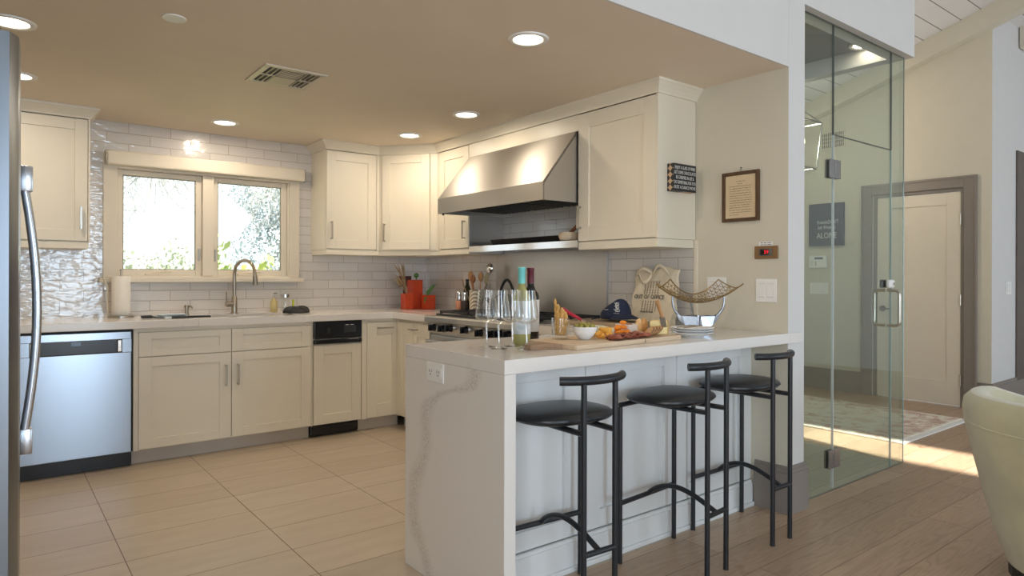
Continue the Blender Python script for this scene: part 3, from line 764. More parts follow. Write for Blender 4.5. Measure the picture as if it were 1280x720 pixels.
for k in range(3):
    y0 = RY0 + .045 + k * .378; g = B(); z0, z1 = .9165, .950
    for yy in (y0, y0 + .178, y0 + .352): g.box(2.60, 3.12, yy, yy + .014, z1 - .014, z1, .002)
    for xx in (2.60, 2.72, 2.84, 2.96, 3.106): g.box(xx, xx + .014, y0, y0 + .366, z1 - .016, z1 - .001, .002)
    for xx in (2.60, 3.106):
        for yy in (y0, y0 + .352): g.box(xx, xx + .014, yy, yy + .014, z0, z1)
    g.build('grate', M['cast_iron'], t)
    for cx in (2.73, 2.98):
        B().lathe([(.052, .9165), (.052, .924), (.036, .926), (.034, .934), (.0, .935)], (cx, y0 + .185), 20, cap=False).build('burner', M['cast_iron'], t)
B().box(2.575, 2.60, RY0 + .03, RY1 - .03, .9165, .930, .003).build('front_trim', M['cast_iron'], t)
# stainless back panel, shelf and side sheet
t = thing('backguard', 'tall plain stainless sheet behind the range', 'backsplash', (3.17, 3.65, .92))
B().box(XW - .0165, XW - .0085, 3.046, 4.262, ZC + .001, 1.379).build('sheet', M['steel_soft'], t)
B().box(XW - .030, XW - .017, 3.046, 3.060, ZC + .04, 1.36).build('edge_flange', M['steel_soft'], t)
t = thing('warming_shelf', 'stainless shelf on the wall between hood and range', 'shelf', (3.0, 3.59, 1.38))
B().box(UX, XW - .009, 2.9935, 4.180, 1.418, 1.427).box(UX - .003, UX + .009, 2.9935, 4.180, 1.381, 1.427, .002).build('shelf', M['chrome'], t)
for q0 in (2.9945, 4.17): B().box(UX + .0095, XW - .0175, q0, q0 + .0095, 1.381, 1.4175).build('bracket', M['steel'], t)
B().box(UX + .004, XW - .009, 4.1815, 4.1865, 1.3815, 1.66).build('side_sheet', M['steel_soft'], t)
# hood
t = thing('range_hood', 'big sloped stainless range hood with deep front lip', 'range hood', (2.9, 3.6, 1.655))
HY0, HY1 = 3.0, 4.179
b = B()
prof = [(2.573, 1.657), (2.573, 1.765), (2.846, 2.098), (3.16, 2.098), (3.16, 2.09), (2.856, 2.09), (2.583, 1.757), (2.583, 1.657)]
b.prism([(2.573, 1.765), (2.846, 2.098), (2.853, 2.091), (2.583, 1.759)], 'y', HY0 + .002, HY1 - .002)
b.prism([(2.573, 1.657), (2.573, 1.765), (2.583, 1.759), (2.583, 1.657)], 'y', HY0, HY1)
b.build('canopy', aniso(brushed('hood_stainless', (.40, .375, .34, 1), .5, 'y'), 'Y', .0), t)
for y in (HY0, HY1 - .003):
    B().prism([(2.5835, 1.657), (2.5835, 1.757), (2.8495, 2.083), (2.8495, 1.657)], 'y', y, y + .003).build('side_panel', M['steel_soft'], t)
b = B().box(2.5835, 3.17, HY0 + .0035, HY1 - .0035, 1.700, 1.704)
b.box(2.5835, 3.17, HY0 + .0035, HY0 + .02, 1.660, 1.70).box(2.5835, 3.17, HY1 - .02, HY1 - .0035, 1.660, 1.70).box(2.5835, 2.60, HY0 + .02, HY1 - .02, 1.660, 1.70).box(3.155, 3.17, HY0 + .02, HY1 - .02, 1.66, 1.70)
b.build('liner', M['steel_soft'], t)
for k in range(3):
    y0 = HY0 + .05 + k * .36
    f_ = B().box(2.70, 3.13, y0, y0 + .345, 1.688, 1.6985)
    for q in range(7): f_.box(2.70, 3.13, y0 + .02 + q * .048, y0 + .035 + q * .048, 1.680, 1.6875)
    f_.build('baffle_filter', plain('dark_baffle', (.12, .115, .11, 1), .35, .9), t)
for y in (3.25, 3.93): B().lathe([(.028, 1.6995), (.028, 1.693), (.022, 1.692)], (2.64, y), 18).build('hood_lamp', M['white_plastic'], t)
B().tube([(2.60, HY1 - .03, 1.6595), (2.60, HY1 - .03, 1.645)], .007, 10).build('control_knob', M['black_matte'], t)
# fridge
t = thing('refrigerator', 'stainless refrigerator at the left edge with a long bowed handle', 'refrigerator', (-.35, 2.3, 0))
b = B().box(-.72, -.02, 1.90, 2.805, .06, 1.79, .006).box(-.68, -.10, 1.93, 2.78, .003, .0595).build('body', M['fridge'], t)
FS = .031
def fridge_door(y0, y1, z0, z1):
    n = 12; poly = []
    for k in range(n + 1):
        s_ = k / n; y = y0 + (y1 - y0) * s_
        yy = (y - 2.355) / .455
        ed = min(s_, 1 - s_) * n
        rd = .016 * max(0, 1 - ed / 1.2) ** 2
        poly.append((.032 - .022 * abs(yy) ** 2.5 * .8 + .018 * s_ * 0 - rd, y))
    poly += [(-.055, y1), (-.055, y0)]
    return B().prism([(x + FS, y) for x, y in poly], 'z', z0, z1)
dn = fridge_door(1.935, 2.352, .09, 1.765).build('door', M['fridge'], t, True)
df = fridge_door(2.358, 2.775, .09, 1.765).build('door', M['fridge'], t, True)
hy = 2.315; hb = B()
pts = [(FS + .028 + .006 + .050 * math.sin(PI * (.12 + .76 * k / 16)) - .012, hy, .74 + .725 * k / 16) for k in range(17)]
hb.tube(pts, .0115, 12)
for z in (.735, 1.47): hb.box(FS + .0312, FS + .062, hy - .013, hy + .013, z - .036, z + .036, .004)
hb.build('handle', M['steel_v'], dn, True)
B().box(-.015, .015, 1.94, 2.77, .02, .085).build('kick_grille', M['black_matte'], t)
# ================================================================== BAR PENINSULA
def waterfall_mat():
    """the same quartz with its one wide crackled grey vein running down the slab"""
    m_, N, L, P = mat('veined_waterfall_quartz')
    v = coords(N, L, kind='Position'); sp = N.new('ShaderNodeSeparateXYZ'); L.new(v, sp.inputs[0])
    fc = N.new('ShaderNodeFloatCurve'); c = fc.mapping.curves[0]
    pts = VEIN
    while len(c.points) < len(pts): c.points.new(.5, .5)
    for p, (z, y) in zip(c.points, pts): p.location = (z, y - 1.7)
    fc.mapping.update(); L.new(sp.outputs['Z'], fc.inputs['Value'])
    yy = N.new('ShaderNodeMath'); yy.operation = 'SUBTRACT'; yy.inputs[1].default_value = 1.7; L.new(sp.outputs['Y'], yy.inputs[0])
    d_ = N.new('ShaderNodeMath'); d_.operation = 'SUBTRACT'; L.new(yy.outputs[0], d_.inputs[0]); L.new(fc.outputs[0], d_.inputs[1])
    n1 = noise(N, L, v, 7, 3); w_ = N.new('ShaderNodeMath'); w_.operation = 'MULTIPLY_ADD'; w_.inputs[1].default_value = .10; w_.inputs[2].default_value = -.05; L.new(n1.outputs['Fac'], w_.inputs[0])
    e_ = N.new('ShaderNodeMath'); e_.operation = 'ADD'; L.new(d_.outputs[0], e_.inputs[0]); L.new(w_.outputs[0], e_.inputs[1])
    a_ = N.new('ShaderNodeMath'); a_.operation = 'ABSOLUTE'; L.new(e_.outputs[0], a_.inputs[0])
    band = ramp(N, L, a_.outputs[0], [(.010, (1, 1, 1, 1)), (.062, (0, 0, 0, 1))])
    vo = N.new('ShaderNodeTexVoronoi'); vo.feature = 'DISTANCE_TO_EDGE'; vo.inputs['Scale'].default_value = 75; L.new(v, vo.inputs['Vector'])
    cr = ramp(N, L, vo.outputs['Distance'], [(.0, (1, 1, 1, 1)), (.16, (.25, .25, .25, 1))])
    mu = N.new('ShaderNodeMath'); mu.operation = 'MULTIPLY'; L.new(band.outputs['Color'], mu.inputs[0]); L.new(cr.outputs['Color'], mu.inputs[1])
    L.new(mixc(N, L, mu.outputs[0], srgb(227, 222, 216), srgb(198, 190, 182)), P.inputs['Base Color']); P.inputs['Roughness'].default_value = .16
    return m_
VEIN = [(0, 2.28), (.036, 2.291), (.2, 2.407), (.332, 2.40), (.513, 2.319), (.682, 2.30), (.739, 2.217), (.816, 2.003), (.914, 1.973), (1, 1.96)]
PX, PY0, PY1 = 1.37, 1.794, 2.478
t = thing('peninsula_counter', 'white veined quartz bar top with a waterfall end', 'countertop', (2.3, 2.13, 0))
b = B().box(PX, XW - .0005, PY0, PY1, CT0, ZC, .0015).box(XW - .0005, 3.30, PY0, YW - .0045, CT0, ZC, .0015)
b.box(2.505, XW - .0085, PY1, 3.018, CT0, ZC, .002)
b.build('top', M['quartz'], t)
B().box(PX, PX + .05, PY0, PY1, .0005, CT0 - .0005, .0015).build('waterfall_end', waterfall_mat(), t)
PF = 2.008
t = thing('peninsula_cabinet', 'pale painted bar cabinet back with three recessed panels and a skirting', 'cabinet', (2.3, 2.2, 0))
B().box(PX + .051, XW - .0005, PF + .0205, 2.44, .0005, CT0 - .0005).build('carcass', M['cab_white'], t)
for a0, a1 in ((1.422, 1.958), (1.962, 2.556), (2.560, 3.165)):
    shaker(B(), a0, a1, .135, CT0 - .004, PF, 'y', st=.115 if a0 < 1.9 else .085, rail=.075, rec=.017).build('panel', M['cab_white'], t)
b = B().box(PX + .051, XW - .02, PF - .018, PF + .0004, .0005, .118).box(PX + .051, XW - .02, PF - .012, PF + .0004, .118, .132)
b.box(PX + .051, XW - .02, PF - .030, PF - .0185, .0005, .022, .004).build('skirting', M['cab_white'], t)
b = B().box(3.166, XW - .0005, PF + .004, PF + .02, .135, CT0 - .001).build('filler_strip', M['cab_white'], t)
# outlet on the waterfall end
def plate(name, label, cat, c, axis, w_, h_, out, slots, group=None):
    """wall plate: c centre, axis 'x' plate in the y-z plane facing out*x, 'y' plate in the x-z plane"""
    t = thing(name, label, cat, c, group)
    def bx(u0, u1, z0, z1, d0, d1, bev=.001):
        b = B()
        if axis == 'x':
            lo, hi = sorted((c[0] + out * d0, c[0] + out * d1)); b.box(lo, hi, c[1] + u0, c[1] + u1, c[2] + z0, c[2] + z1, bev)
        else:
            lo, hi = sorted((c[1] + out * d0, c[1] + out * d1)); b.box(c[0] + u0, c[0] + u1, lo, hi, c[2] + z0, c[2] + z1, bev)
        return b
    bx(-w_ / 2, w_ / 2, -h_ / 2, h_ / 2, .0005, .006, .002).build('plate', M['white_plastic'], t)
    for nm, u0, u1, z0, z1, d, mt in slots:
        bx(u0, u1, z0, z1, .0062, .0062 + d, .0005 if d > .002 else 0).build(nm, M[mt], t)
    return t
sl = [('receptacle', -.05, .05, -.018, .018, .002, 'white_plastic')]
for u in (-.028, .028):
    sl += [('slot', u - .009, u - .0065, -.002, .009, .0026, 'black_matte'), ('slot', u + .0065, u + .009, -.002, .009, .0026, 'black_matte'), ('slot', u - .003, u + .003, -.012, -.007, .0026, 'black_matte')]
plate('power_outlet', 'white double power outlet on the waterfall end of the bar', 'outlet', (PX, 2.236, .826), 'x', .122, .075, -1, sl)
rk = lambda u: [('rocker', u - .017, u + .017, -.034, .034, .003, 'white_plastic'), ('rocker_seam', u - .0185, u + .0185, -.036, .036, .0006, 'kick')]
plate('light_switch', 'white double switch plate behind the wire basket', 'switch', (XW, 2.225, 1.14), 'x', .122, .12, -1, rk(-.025) + rk(.025))
plate('light_switch', 'white double switch plate below the small red display', 'switch', (XW, 1.924, 1.131), 'x', .118, .12, -1, rk(-.025) + rk(.025))
plate('light_switch', 'white triple switch plate on the entry wall seen through the glass', 'switch', (XE, 3.652, 1.08), 'x', .20, .12, -1, rk(-.055) + rk(0) + rk(.055))
plate('light_switch', 'white switch plate on the pale side wall at the right edge', 'switch', (7.52, 2.07, 1.105), 'y', .15, .12, -1, rk(-.025) + rk(.025))
plate('power_outlet', 'pale outlet on the tiles under the corner cabinet', 'outlet', (2.95, YS, 1.12), 'y', .07, .115, -1, [('receptacle', -.017, .017, -.034, .034, .002, 'white_plastic')]) if 0 else None
# ================================================================== BAR STOOLS
def stool():
    t = thing('bar_stool', 'x', 'bar stool', (0, 0, 0))
    R = .0105; mt = M['stool_metal']
    for sx in (-.2, .2): B().tube([(sx, .158, .0005), (sx, .158, .655)], R, 12).build('front_leg', mt, t, True)
    for sx in (-.0725, .0725): B().tube([(sx, -.175, .0005), (sx, -.175, .838)], R, 12).build('back_post', mt, t, True)
    b = B().tube([(-.2, .158, .663), (.2, .158, .663)], R, 10)
    for sx in (-.0725, .0725): b.tube([(sx, -.175, .663), (sx, .158, .663)], R, 10)
    b.build('seat_rail', mt, t, True)
    B().tube([(-.2, .158, .25), (.2, .158, .25)], R, 10).build('front_foot_bar', mt, t, True)
    B().tube([(-.0725, -.175, .25), (.0725, -.175, .25)], R, 10).build('back_stretcher', mt, t, True)
    pts = [(0, .158 - .333 * k / 14, .25 + .060 * math.sin(PI * min(1, k / 14) ** .8)) for k in range(15)]
    B().tube(pts, R, 10).build('arched_foot_bar', mt, t, True)
    pts = [(.176 * math.sin(a), -.175 - .010 + .176 * .66 * (1 - math.cos(a)), .8455) for a in [(-.98 + 1.96 * k / 16) for k in range(17)]]
    B().tube(pts, .0155, 14).build('back_rail', mt, t, True)
    prof = [(.001, .6742), (.14, .6745), (.178, .6765), (.195, .682), (.203, .691), (.202, .700), (.19, .708), (.16, .715), (.11, .720), (.05, .7225), (.001, .723)]
    st = B().lathe(prof, (0, .040), 40, 1.0, .77, n=2.5)
    st.build('seat', M['leather'], t, True)
    pp = []
    for k in range(40):
        a = 2 * PI * k / 40; ca, sa = math.cos(a), math.sin(a); q = (abs(ca) ** 2.5 + abs(sa) ** 2.5) ** (-1 / 2.5)
        pp.append((.2035 * ca * q, .040 + .2035 * .77 * sa * q, .692))
    B().tube(pp, .0022, 6, True).build('seat_seam', M['leather'], t, True)
    return t
s1 = stool(); s1.location = (1.672, 1.808, 0); s1.rotation_euler = (0, 0, math.radians(-3))
s1['label'] = 'black leather bar stool nearest the waterfall end of the bar'
dup(s1, (2.293, 1.785, 0), math.radians(5), 'black leather bar stool in the middle of the three at the bar')
dup(s1, (2.829, 1.808, 0), 0, 'black leather bar stool nearest the wall end and glass door')
# ================================================================== OLIVE CHAIR
t = thing('armchair', 'olive velvet barrel armchair seen from behind at the right edge', 'armchair', (3.272, .619, 0))
C0 = (3.272, .619); open_dir = math.radians(-35)
def shell(rf, a0, a1, na, prof):
    b = B(); rows = []
    for i in range(na + 1):
        a = a0 + (a1 - a0) * i / na
        e = min(1, min(i, na - i) / 3.0)
        rows.append([b.bm.verts.new((C0[0] + r * math.cos(a), C0[1] + r * math.sin(a), z)) for r, z in prof(a)])
    n = len(rows[0])
    for i in range(na):
        for k in range(n): b.bm.faces.new((rows[i][k], rows[i][(k + 1) % n], rows[i + 1][(k + 1) % n], rows[i + 1][k]))
    b.bm.faces.new(rows[0][::-1]); b.bm.faces.new(rows[-1]); return b
def hgt(a):
    d = abs((a - open_dir + PI) % (2 * PI) - PI)         # 0 at the opening, pi at the back
    return .60 + .145 * max(0, min(1, (d - .6) / 1.4))
outer = lambda a: [(.275, .09), (.315, .20), (.355, .35), (.39, .50), (.415, hgt(a) - .13), (.424, hgt(a) - .07), (.418, hgt(a) - .03), (.395, hgt(a) - .005), (.36, hgt(a)), (.33, hgt(a) - .012), (.312, hgt(a) - .05), (.30, hgt(a) - .12), (.27, .42), (.24, .30), (.20, .09)]
shell(None, open_dir + .75, open_dir + 2 * PI - .75, 48, outer).build('shell', M['velvet'], t, True)
pp = []
for k in range(49):
    a = open_dir + .78 + (2 * PI - 1.56) * k / 48; pp.append((C0[0] + .4165 * math.cos(a), C0[1] + .4165 * math.sin(a), hgt(a) - .115))
B().tube(pp, .004, 6).build('piping', M['velvet'], t, True)
B().lathe([(.05, .24), (.25, .24), (.262, .27), (.262, .40), (.25, .43), (.15, .45), (.01, .455)], C0, 32).build('seat_cushion', M['velvet'], t, True)
B().lathe([(.26, .03), (.27, .04), (.27, .088), (.2, .0885)], C0, 32).build('plinth', M['black_matte'], t)
for a in (0, 2.1, 4.2): B().tube([(C0[0] + .2 * math.cos(a), C0[1] + .2 * math.sin(a), .0005), (C0[0] + .2 * math.cos(a), C0[1] + .2 * math.sin(a), .031)], .02, 10).build('foot', M['black_matte'], t)

# ================================================================== CEILING FIXTURES
def can_light(x, y, label, power, zc=None, visible=True):
    z = ZK if zc is None else zc
    t = thing('recessed_downlight', label, 'ceiling light', (x, y, z), 'recessed downlights in the kitchen ceiling')
    B().lathe([(.093, z - .0003), (.092, z - .006), (.086, z - .009), (.070, z - .007), (.067, z - .0035), (.067, z - .0003)], (x, y), 32, cap=False).build('trim_ring', M['white_plastic'], t, True)
    B().lathe([(.066, z - .0005), (.066, z - .0025), (.0, z - .003)], (x, y), 32, cap=False).build('lens', M['lamp_glow'], t)
    lamp('downlight_lamp', 'AREA', (x, y, z - .012), power, (1.0, .85, .67), .12, None, (0, 0, -1))
PWR = 5.2
for x, y, lb in ((.062, 3.52, 'recessed downlight at the top left corner above the refrigerator'),
                 (.105, 4.44, 'recessed downlight half hidden behind the refrigerator top'),
                 (1.283, 4.90, 'recessed downlight in front of the sink window'),
                 (2.498, 4.465, 'recessed downlight near the diagonal corner cabinet'),
                 (2.47, 3.658, 'recessed downlight in front of the range hood'),
                 (1.901, 2.322, 'recessed downlight above the bar counter')):
    can_light(x, y, lb, PWR)
can_light(.7, 2.6, 'recessed downlight just above the frame of view', PWR) if 0 else None
t = can_light(4.53, 2.04, 'recessed downlight inside the glass lobby', .4, 2.735)
t = thing('ceiling_cap', 'small flat white disc on the kitchen ceiling', 'cover plate', (.597, 3.044, ZK))
B().lathe([(.046, ZK - .0004), (.046, ZK - .005), (.044, ZK - .006), (.0, ZK - .0065)], (.597, 3.044), 28, cap=False).build('disc', M['white_plastic'], t)
# ceiling air vent
t = thing('air_vent', 'square louvred air vent in the kitchen ceiling', 'vent', (1.25, 3.58, ZK))
vx0, vx1, vy0, vy1 = 1.085, 1.412, 3.40, 3.75
zt = ZK - .0005
b = B()
for a in ((vx0, vx1, vy0, vy0 + .028), (vx0, vx1, vy1 - .028, vy1), (vx0, vx0 + .03, vy0 + .028, vy1 - .028), (vx1 - .03, vx1, vy0 + .028, vy1 - .028)): b.box(a[0], a[1], a[2], a[3], zt - .008, zt, .002)
ib = M['paint_ceiling']
b.build('frame', plain('vent_enamel', srgb(214, 204, 186), .4), t)
B().box(vx0 + .03, vx1 - .03, vy0 + .028, vy1 - .028, zt - .001, zt).build('duct', M['black_matte'], t)
lv = B()
for k in range(6): lv.box(vx0 + .105, vx1 - .105, vy0 + .038 + k * .0235, vy0 + .050 + k * .0235, zt - .006, zt - .0045)
for k in range(6): lv.box(vx0 + .105, vx1 - .105, vy0 + .180 + k * .0235, vy0 + .203 + k * .0235, zt - .007, zt - .0045)
for x in (vx0 + .048, vx0 + .074, vx0 + .096, vx1 - .051, vx1 - .077, vx1 - .099): lv.box(x, x + .006, vy0 + .028, vy1 - .028, zt - .0075, zt - .0015)
for x0, x1 in ((vx0 + .03, vx0 + .1), (vx1 - .1, vx1 - .03)): lv.box(x0, x1, 3.572, 3.584, zt - .0078, zt - .0015)
lv.build('louvres', plain('vent_louvre_enamel', srgb(190, 178, 160), .4), t)
# wall air grille on the entry wall
t = thing('wall_grille', 'small louvred return grille high on the entry wall', 'vent', (XE, 3.5, 2.66))
B().box(XE - .004, XE - .0005, 3.375, 3.63, 2.575, 2.755).build('duct', plain('grille_dark', (.06, .055, .05, 1), .6), t)
b = B()
for a in ((3.375, 3.63, 2.575, 2.585), (3.375, 3.63, 2.745, 2.755), (3.375, 3.385, 2.585, 2.745), (3.62, 3.63, 2.585, 2.745)): b.box(XE - .009, XE - .0042, a[0], a[1], a[2], a[3])
for k in range(11): b.box(XE - .008, XE - .0042, 3.395 + k * .0205, 3.402 + k * .0205, 2.585, 2.745)
for k in range(3): b.box(XE - .0085, XE - .0043, 3.385, 3.62, 2.62 + k * .04, 2.626 + k * .04)
b.build('louvres', M['trim_white'], t)

# ================================================================== WALL PIECES
MX = (PI / 2, 0, -PI / 2)       # lettering on a wall that looks to -x
MYR = (PI / 2, 0, 0)            # lettering on a wall that looks to -y
ink = plain('dark_ink', (.03, .025, .02, 1), .7); chalk = plain('off_white_ink', srgb(226, 226, 222), .6)
t = thing('framed_print', 'brown framed sheet of handwriting hanging from a nail on the beige wall', 'framed print', (XW, 2.073, 1.50))
fy0, fy1, fz0, fz1 = 1.962, 2.184, 1.50, 1.768
b = B(); brown = wood_mat('dark_frame_wood', srgb(70, 48, 30), srgb(98, 70, 46), 'z')
for a in ((fy0, fy0 + .018, fz0, fz1), (fy1 - .018, fy1, fz0, fz1), (fy0 + .018, fy1 - .018, fz0, fz0 + .018), (fy0 + .018, fy1 - .018, fz1 - .018, fz1)): b.box(XW - .018, XW - .0006, a[0], a[1], a[2], a[3], .002)
b.build('frame', brown, t)
sheet = B().box(XW - .010, XW - .0008, fy0 + .0185, fy1 - .0185, fz0 + .0185, fz1 - .0185).build('sheet', plain('aged_paper', srgb(214, 192, 156), .8, var=.06, nscale=14), t)
wr_ = B(); rnd = random.Random(3)
for k in range(15):
    z = 1.716 - k * .0128
    ya, yb_ = (2.10, 2.045) if k == 0 else ((2.092, 2.062) if k == 1 else (2.142, 2.004 + rnd.random() * .012))
    if k == 14: ya, yb_ = 2.142, 2.08
    y = ya
    while y > yb_:
        ln = .008 + rnd.random() * .02; y2 = max(yb_, y - ln); n = max(4, int((y - y2) / .0013)); pts = []
        for q in range(n + 1):
            pts.append((XW - .0104, y + (y2 - y) * q / n, z + math.sin(q * 1.9 + k) * .0014 + rnd.uniform(-.0009, .0009)))
        wr_.tube(pts, .0007, 4); y = y2 - .0035
wr_.build('handwriting', ink, sheet)
B().tube([(XW - .0005, 2.073, 1.788), (XW - .012, 2.073, 1.79)], .003, 8).tube([(XW - .006, 2.078, 1.770), (XW - .008, 2.073, 1.786), (XW - .006, 2.068, 1.770)], .0012, 6).build('nail_hook', M['dark_metal'], t)
# block sign on the side of the big wall cabinet (that side is the plane y = 2.366)
t = thing('block_sign', 'black and white wordy wooden block sign on the side of the big wall cabinet', 'sign', (3.02, 2.345, 1.672))
bx0, bx1, bz0, bz1, by = 2.926, 3.124, 1.672, 1.822, 2.322
pat, N_, L_, P_ = mat('lattice_side_pattern')
v_ = coords(N_, L_, (1, 46, 40), rot=(PI / 4, 0, 0)); ck = N_.new('ShaderNodeTexChecker'); ck.inputs['Scale'].default_value = 1; L_.new(v_, ck.inputs['Vector'])
ck.inputs['Color1'].default_value = (.02, .018, .016, 1); ck.inputs['Color2'].default_value = srgb(190, 160, 130); L_.new(ck.outputs['Color'], P_.inputs['Base Color'])
B().box(bx0, bx1, by + .002, 2.3655, bz0, bz1, .001).build('block', pat, t)
fc = B().box(bx0, bx1, by, by + .0018, bz0, bz1).build('face', plain('sign_black', (.018, .02, .025, 1), .6), t)
for k, s in enumerate(('ENJOY A GLASS OF WINE', 'GET SOME CHOCOLATES', 'BE CAREFREE IN LIFE &', 'DO SOMETHING FOR YOU', 'BUST A DANCE MOVE')):
    text('lettering', s, ((bx0 + bx1) / 2, by - .0008, bz1 - .022 - k * .0268), .026, chalk, MYR, fc, .0004, sx=.60 if len(s) > 19 else (.64 if len(s) > 17 else .72))
# red digit display + its paper labels
t = thing('thermostat', 'small bronze wall display with red digits', 'thermostat', (XW, 1.924, 1.329))
B().box(XW - .010, XW - .0005, 1.858, 1.990, 1.296, 1.363, .003).build('plate', plain('bronze_plate', srgb(150, 118, 84), .35, .5), t)
B().box(XW - .015, XW - .0102, 1.886, 1.962, 1.311, 1.349, .002).build('bezel', plain('bezel_grey', srgb(104, 100, 90), .4), t)
scr = B().box(XW - .0165, XW - .0152, 1.905, 1.952, 1.316, 1.345).build('screen', M['black_gloss'], t)
text('digits', '59', (XW - .0168, 1.917, 1.3305), .026, emit_mat('red_digits', (1, .03, .04, 1), 1.6), MX, scr, .0002)
t = thing('wall_note', 'tiny white two-line paper label stuck above the red digit display', 'label', (XW, 1.93, 1.366))
nb = B().box(XW - .001, XW - .0004, 1.890, 1.968, 1.3645, 1.385).build('strip', M['white_plastic'], t)
b = B()
for z in (1.380, 1.370):
    for y0, y1 in ((1.958, 1.945), (1.940, 1.925), (1.920, 1.898)): b.box(XW - .0013, XW - .00105, y1, y0, z - .0015, z + .0015)
b.build('print', ink, nb)
# entry wall: alarm keypad, canvas
t = thing('alarm_keypad', 'white alarm keypad with a small dark display on the entry wall', 'keypad', (XE, 3.66, 1.37))
kp = B().box(XE - .025, XE - .0005, 3.565, 3.755, 1.302, 1.434, .006).build('case', M['white_plastic'], t)
B().box(XE - .0265, XE - .0252, 3.60, 3.69, 1.395, 1.417).build('display', plain('keypad_display', srgb(70, 84, 104), .2), kp)
B().box(XE - .0265, XE - .0252, 3.672, 3.684, 1.325, 1.375).build('speaker_slot', plain('slot_grey', srgb(150, 150, 150), .5), kp)
b = B()
for i in range(3):
    for j in range(3): b.box(XE - .0265, XE - .0252, 3.70 + i * .015, 3.71 + i * .015, 1.325 + j * .018, 1.337 + j * .018)
b.build('keys', plain('key_grey', srgb(200, 200, 196), .5), kp)
t = thing('canvas_sign', 'dark navy square canvas with white words on the entry wall behind the glass', 'canvas', (XE, 3.565, 1.535))
cv = B().box(XE - .035, XE - .0005, 3.378, 3.752, 1.537, 1.992, .002).build('canvas', plain('navy_canvas', srgb(52, 62, 76), .7, 0, .12, 6), t)
for s, y, z, sz, sx in (('friends', 3.600, 1.79, .054, .78), ("DON'T", 3.483, 1.79, .056, .66), ('let friends', 3.553, 1.736, .060, .80), ('ALONE', 3.553, 1.645, .088, .76)):
    text('lettering', s, (XE - .0362, y, z), sz, chalk, MX, cv, .0006, sx=sx)
# lantern pendant in the hall, partly behind the wall end
LX, LY, LZ0, LZ1 = 5.86, 3.26, 2.20, 2.62
t = thing('lantern_pendant', 'open metal frame lantern with candle bulbs hanging in the entry', 'pendant light', (LX, LY, LZ0))
b = B(); hw = .17
for sx in (-1, 1):
    for sy in (-1, 1):
        b.tube([(LX + sx * hw * .8, LY + sy * hw * .8, LZ0), (LX + sx * hw, LY + sy * hw, LZ1)], .008, 6)
        b.tube([(LX + sx * hw, LY + sy * hw, LZ1), (LX, LY, LZ1 + .17)], .006, 6)
for z, q in ((LZ0, .8), (LZ1, 1)):
    c4 = [(LX - hw * q, LY - hw * q, z), (LX + hw * q, LY - hw * q, z), (LX + hw * q, LY + hw * q, z), (LX - hw * q, LY + hw * q, z)]
    for k in range(4): b.tube([c4[k], c4[(k + 1) % 4]], .008, 6)
b.build('frame', M['dark_metal'], t)
B().tube([(LX, LY, LZ1 + .16), (LX, LY, zroof(LY) - .0005)], .006, 8).tube([(LX, LY, LZ0 + .10), (LX, LY, LZ1 + .17)], .007, 8).build('rod', M['dark_metal'], t)
brass = plain('warm_brass', (.55, .40, .20, 1), .3, 1, .05)
for k in range(4):
    a = PI / 4 + k * PI / 2; cx, cy = LX + .075 * math.cos(a), LY + .075 * math.sin(a)
    arm = B().tube([(LX, LY, LZ0 + .10), (cx, cy, LZ0 + .10)], .005, 8).tube([(cx, cy, LZ0 + .095), (cx, cy, LZ0 + .22)], .012, 12).build('candle', brass, t)
    B().lathe([(.004, LZ0 + .2205), (.014, LZ0 + .245), (.013, LZ0 + .27), (.004, LZ0 + .31), (.001, LZ0 + .325)], (cx, cy), 14).build('bulb', emit_mat('bulb_glow', (1, .8, .5, 1), 14), arm, True)
lamp('lantern_lamp', 'POINT', (LX, LY, LZ0 + .26), 30, (1, .87, .70), shadow_soft_size=.08)

# entry rug
def rug_mat():
    m_, N, L, P = mat('faded_persian_rug')
    v = coords(N, L, kind='Position')
    n1 = noise(N, L, v, 9, 5, .7, .8); n2 = noise(N, L, v, 2.2, 3, .5)
    sep = N.new('ShaderNodeSeparateXYZ'); L.new(v, sep.inputs[0])
    def absd(out, c, w):
        a = N.new('ShaderNodeMath'); a.operation = 'SUBTRACT'; a.inputs[1].default_value = c; L.new(out, a.inputs[0])
        b_ = N.new('ShaderNodeMath'); b_.operation = 'ABSOLUTE'; L.new(a.outputs[0], b_.inputs[0])
        d_ = N.new('ShaderNodeMath'); d_.operation = 'DIVIDE'; d_.inputs[1].default_value = w; L.new(b_.outputs[0], d_.inputs[0]); return d_.outputs[0]
    ex, ey = absd(sep.outputs[0], 5.82, .65), absd(sep.outputs[1], 3.15, 1.09)
    mx = N.new('ShaderNodeMath'); mx.operation = 'MAXIMUM'; L.new(ex, mx.inputs[0]); L.new(ey, mx.inputs[1])
    rb_ = ramp(N, L, mx.outputs[0], [(.70, (0, 0, 0, 1)), (.74, (1, 1, 1, 1)), (.93, (1, 1, 1, 1)), (.95, (0, 0, 0, 1))])
    ad = N.new('ShaderNodeMath'); ad.operation = 'MULTIPLY_ADD'; ad.inputs[1].default_value = .085; L.new(rb_.outputs['Color'], ad.inputs[0]); L.new(n1.outputs['Fac'], ad.inputs[2])
    r = ramp(N, L, ad.outputs[0], [(.50, srgb(226, 220, 204)), (.57, srgb(206, 176, 160)), (.66, srgb(172, 104, 88))])
    g = ramp(N, L, n2.outputs['Fac'], [(.4, srgb(224, 222, 210)), (.65, srgb(236, 230, 218))])
    c = mixc(N, L, .40, r.outputs['Color'], g.outputs['Color'])
    L.new(c, P.inputs['Base Color']); P.inputs['Roughness'].default_value = .95
    bump(N, L, noise(N, L, v, 300, 2).outputs['Fac'], P, .2, .004); return m_
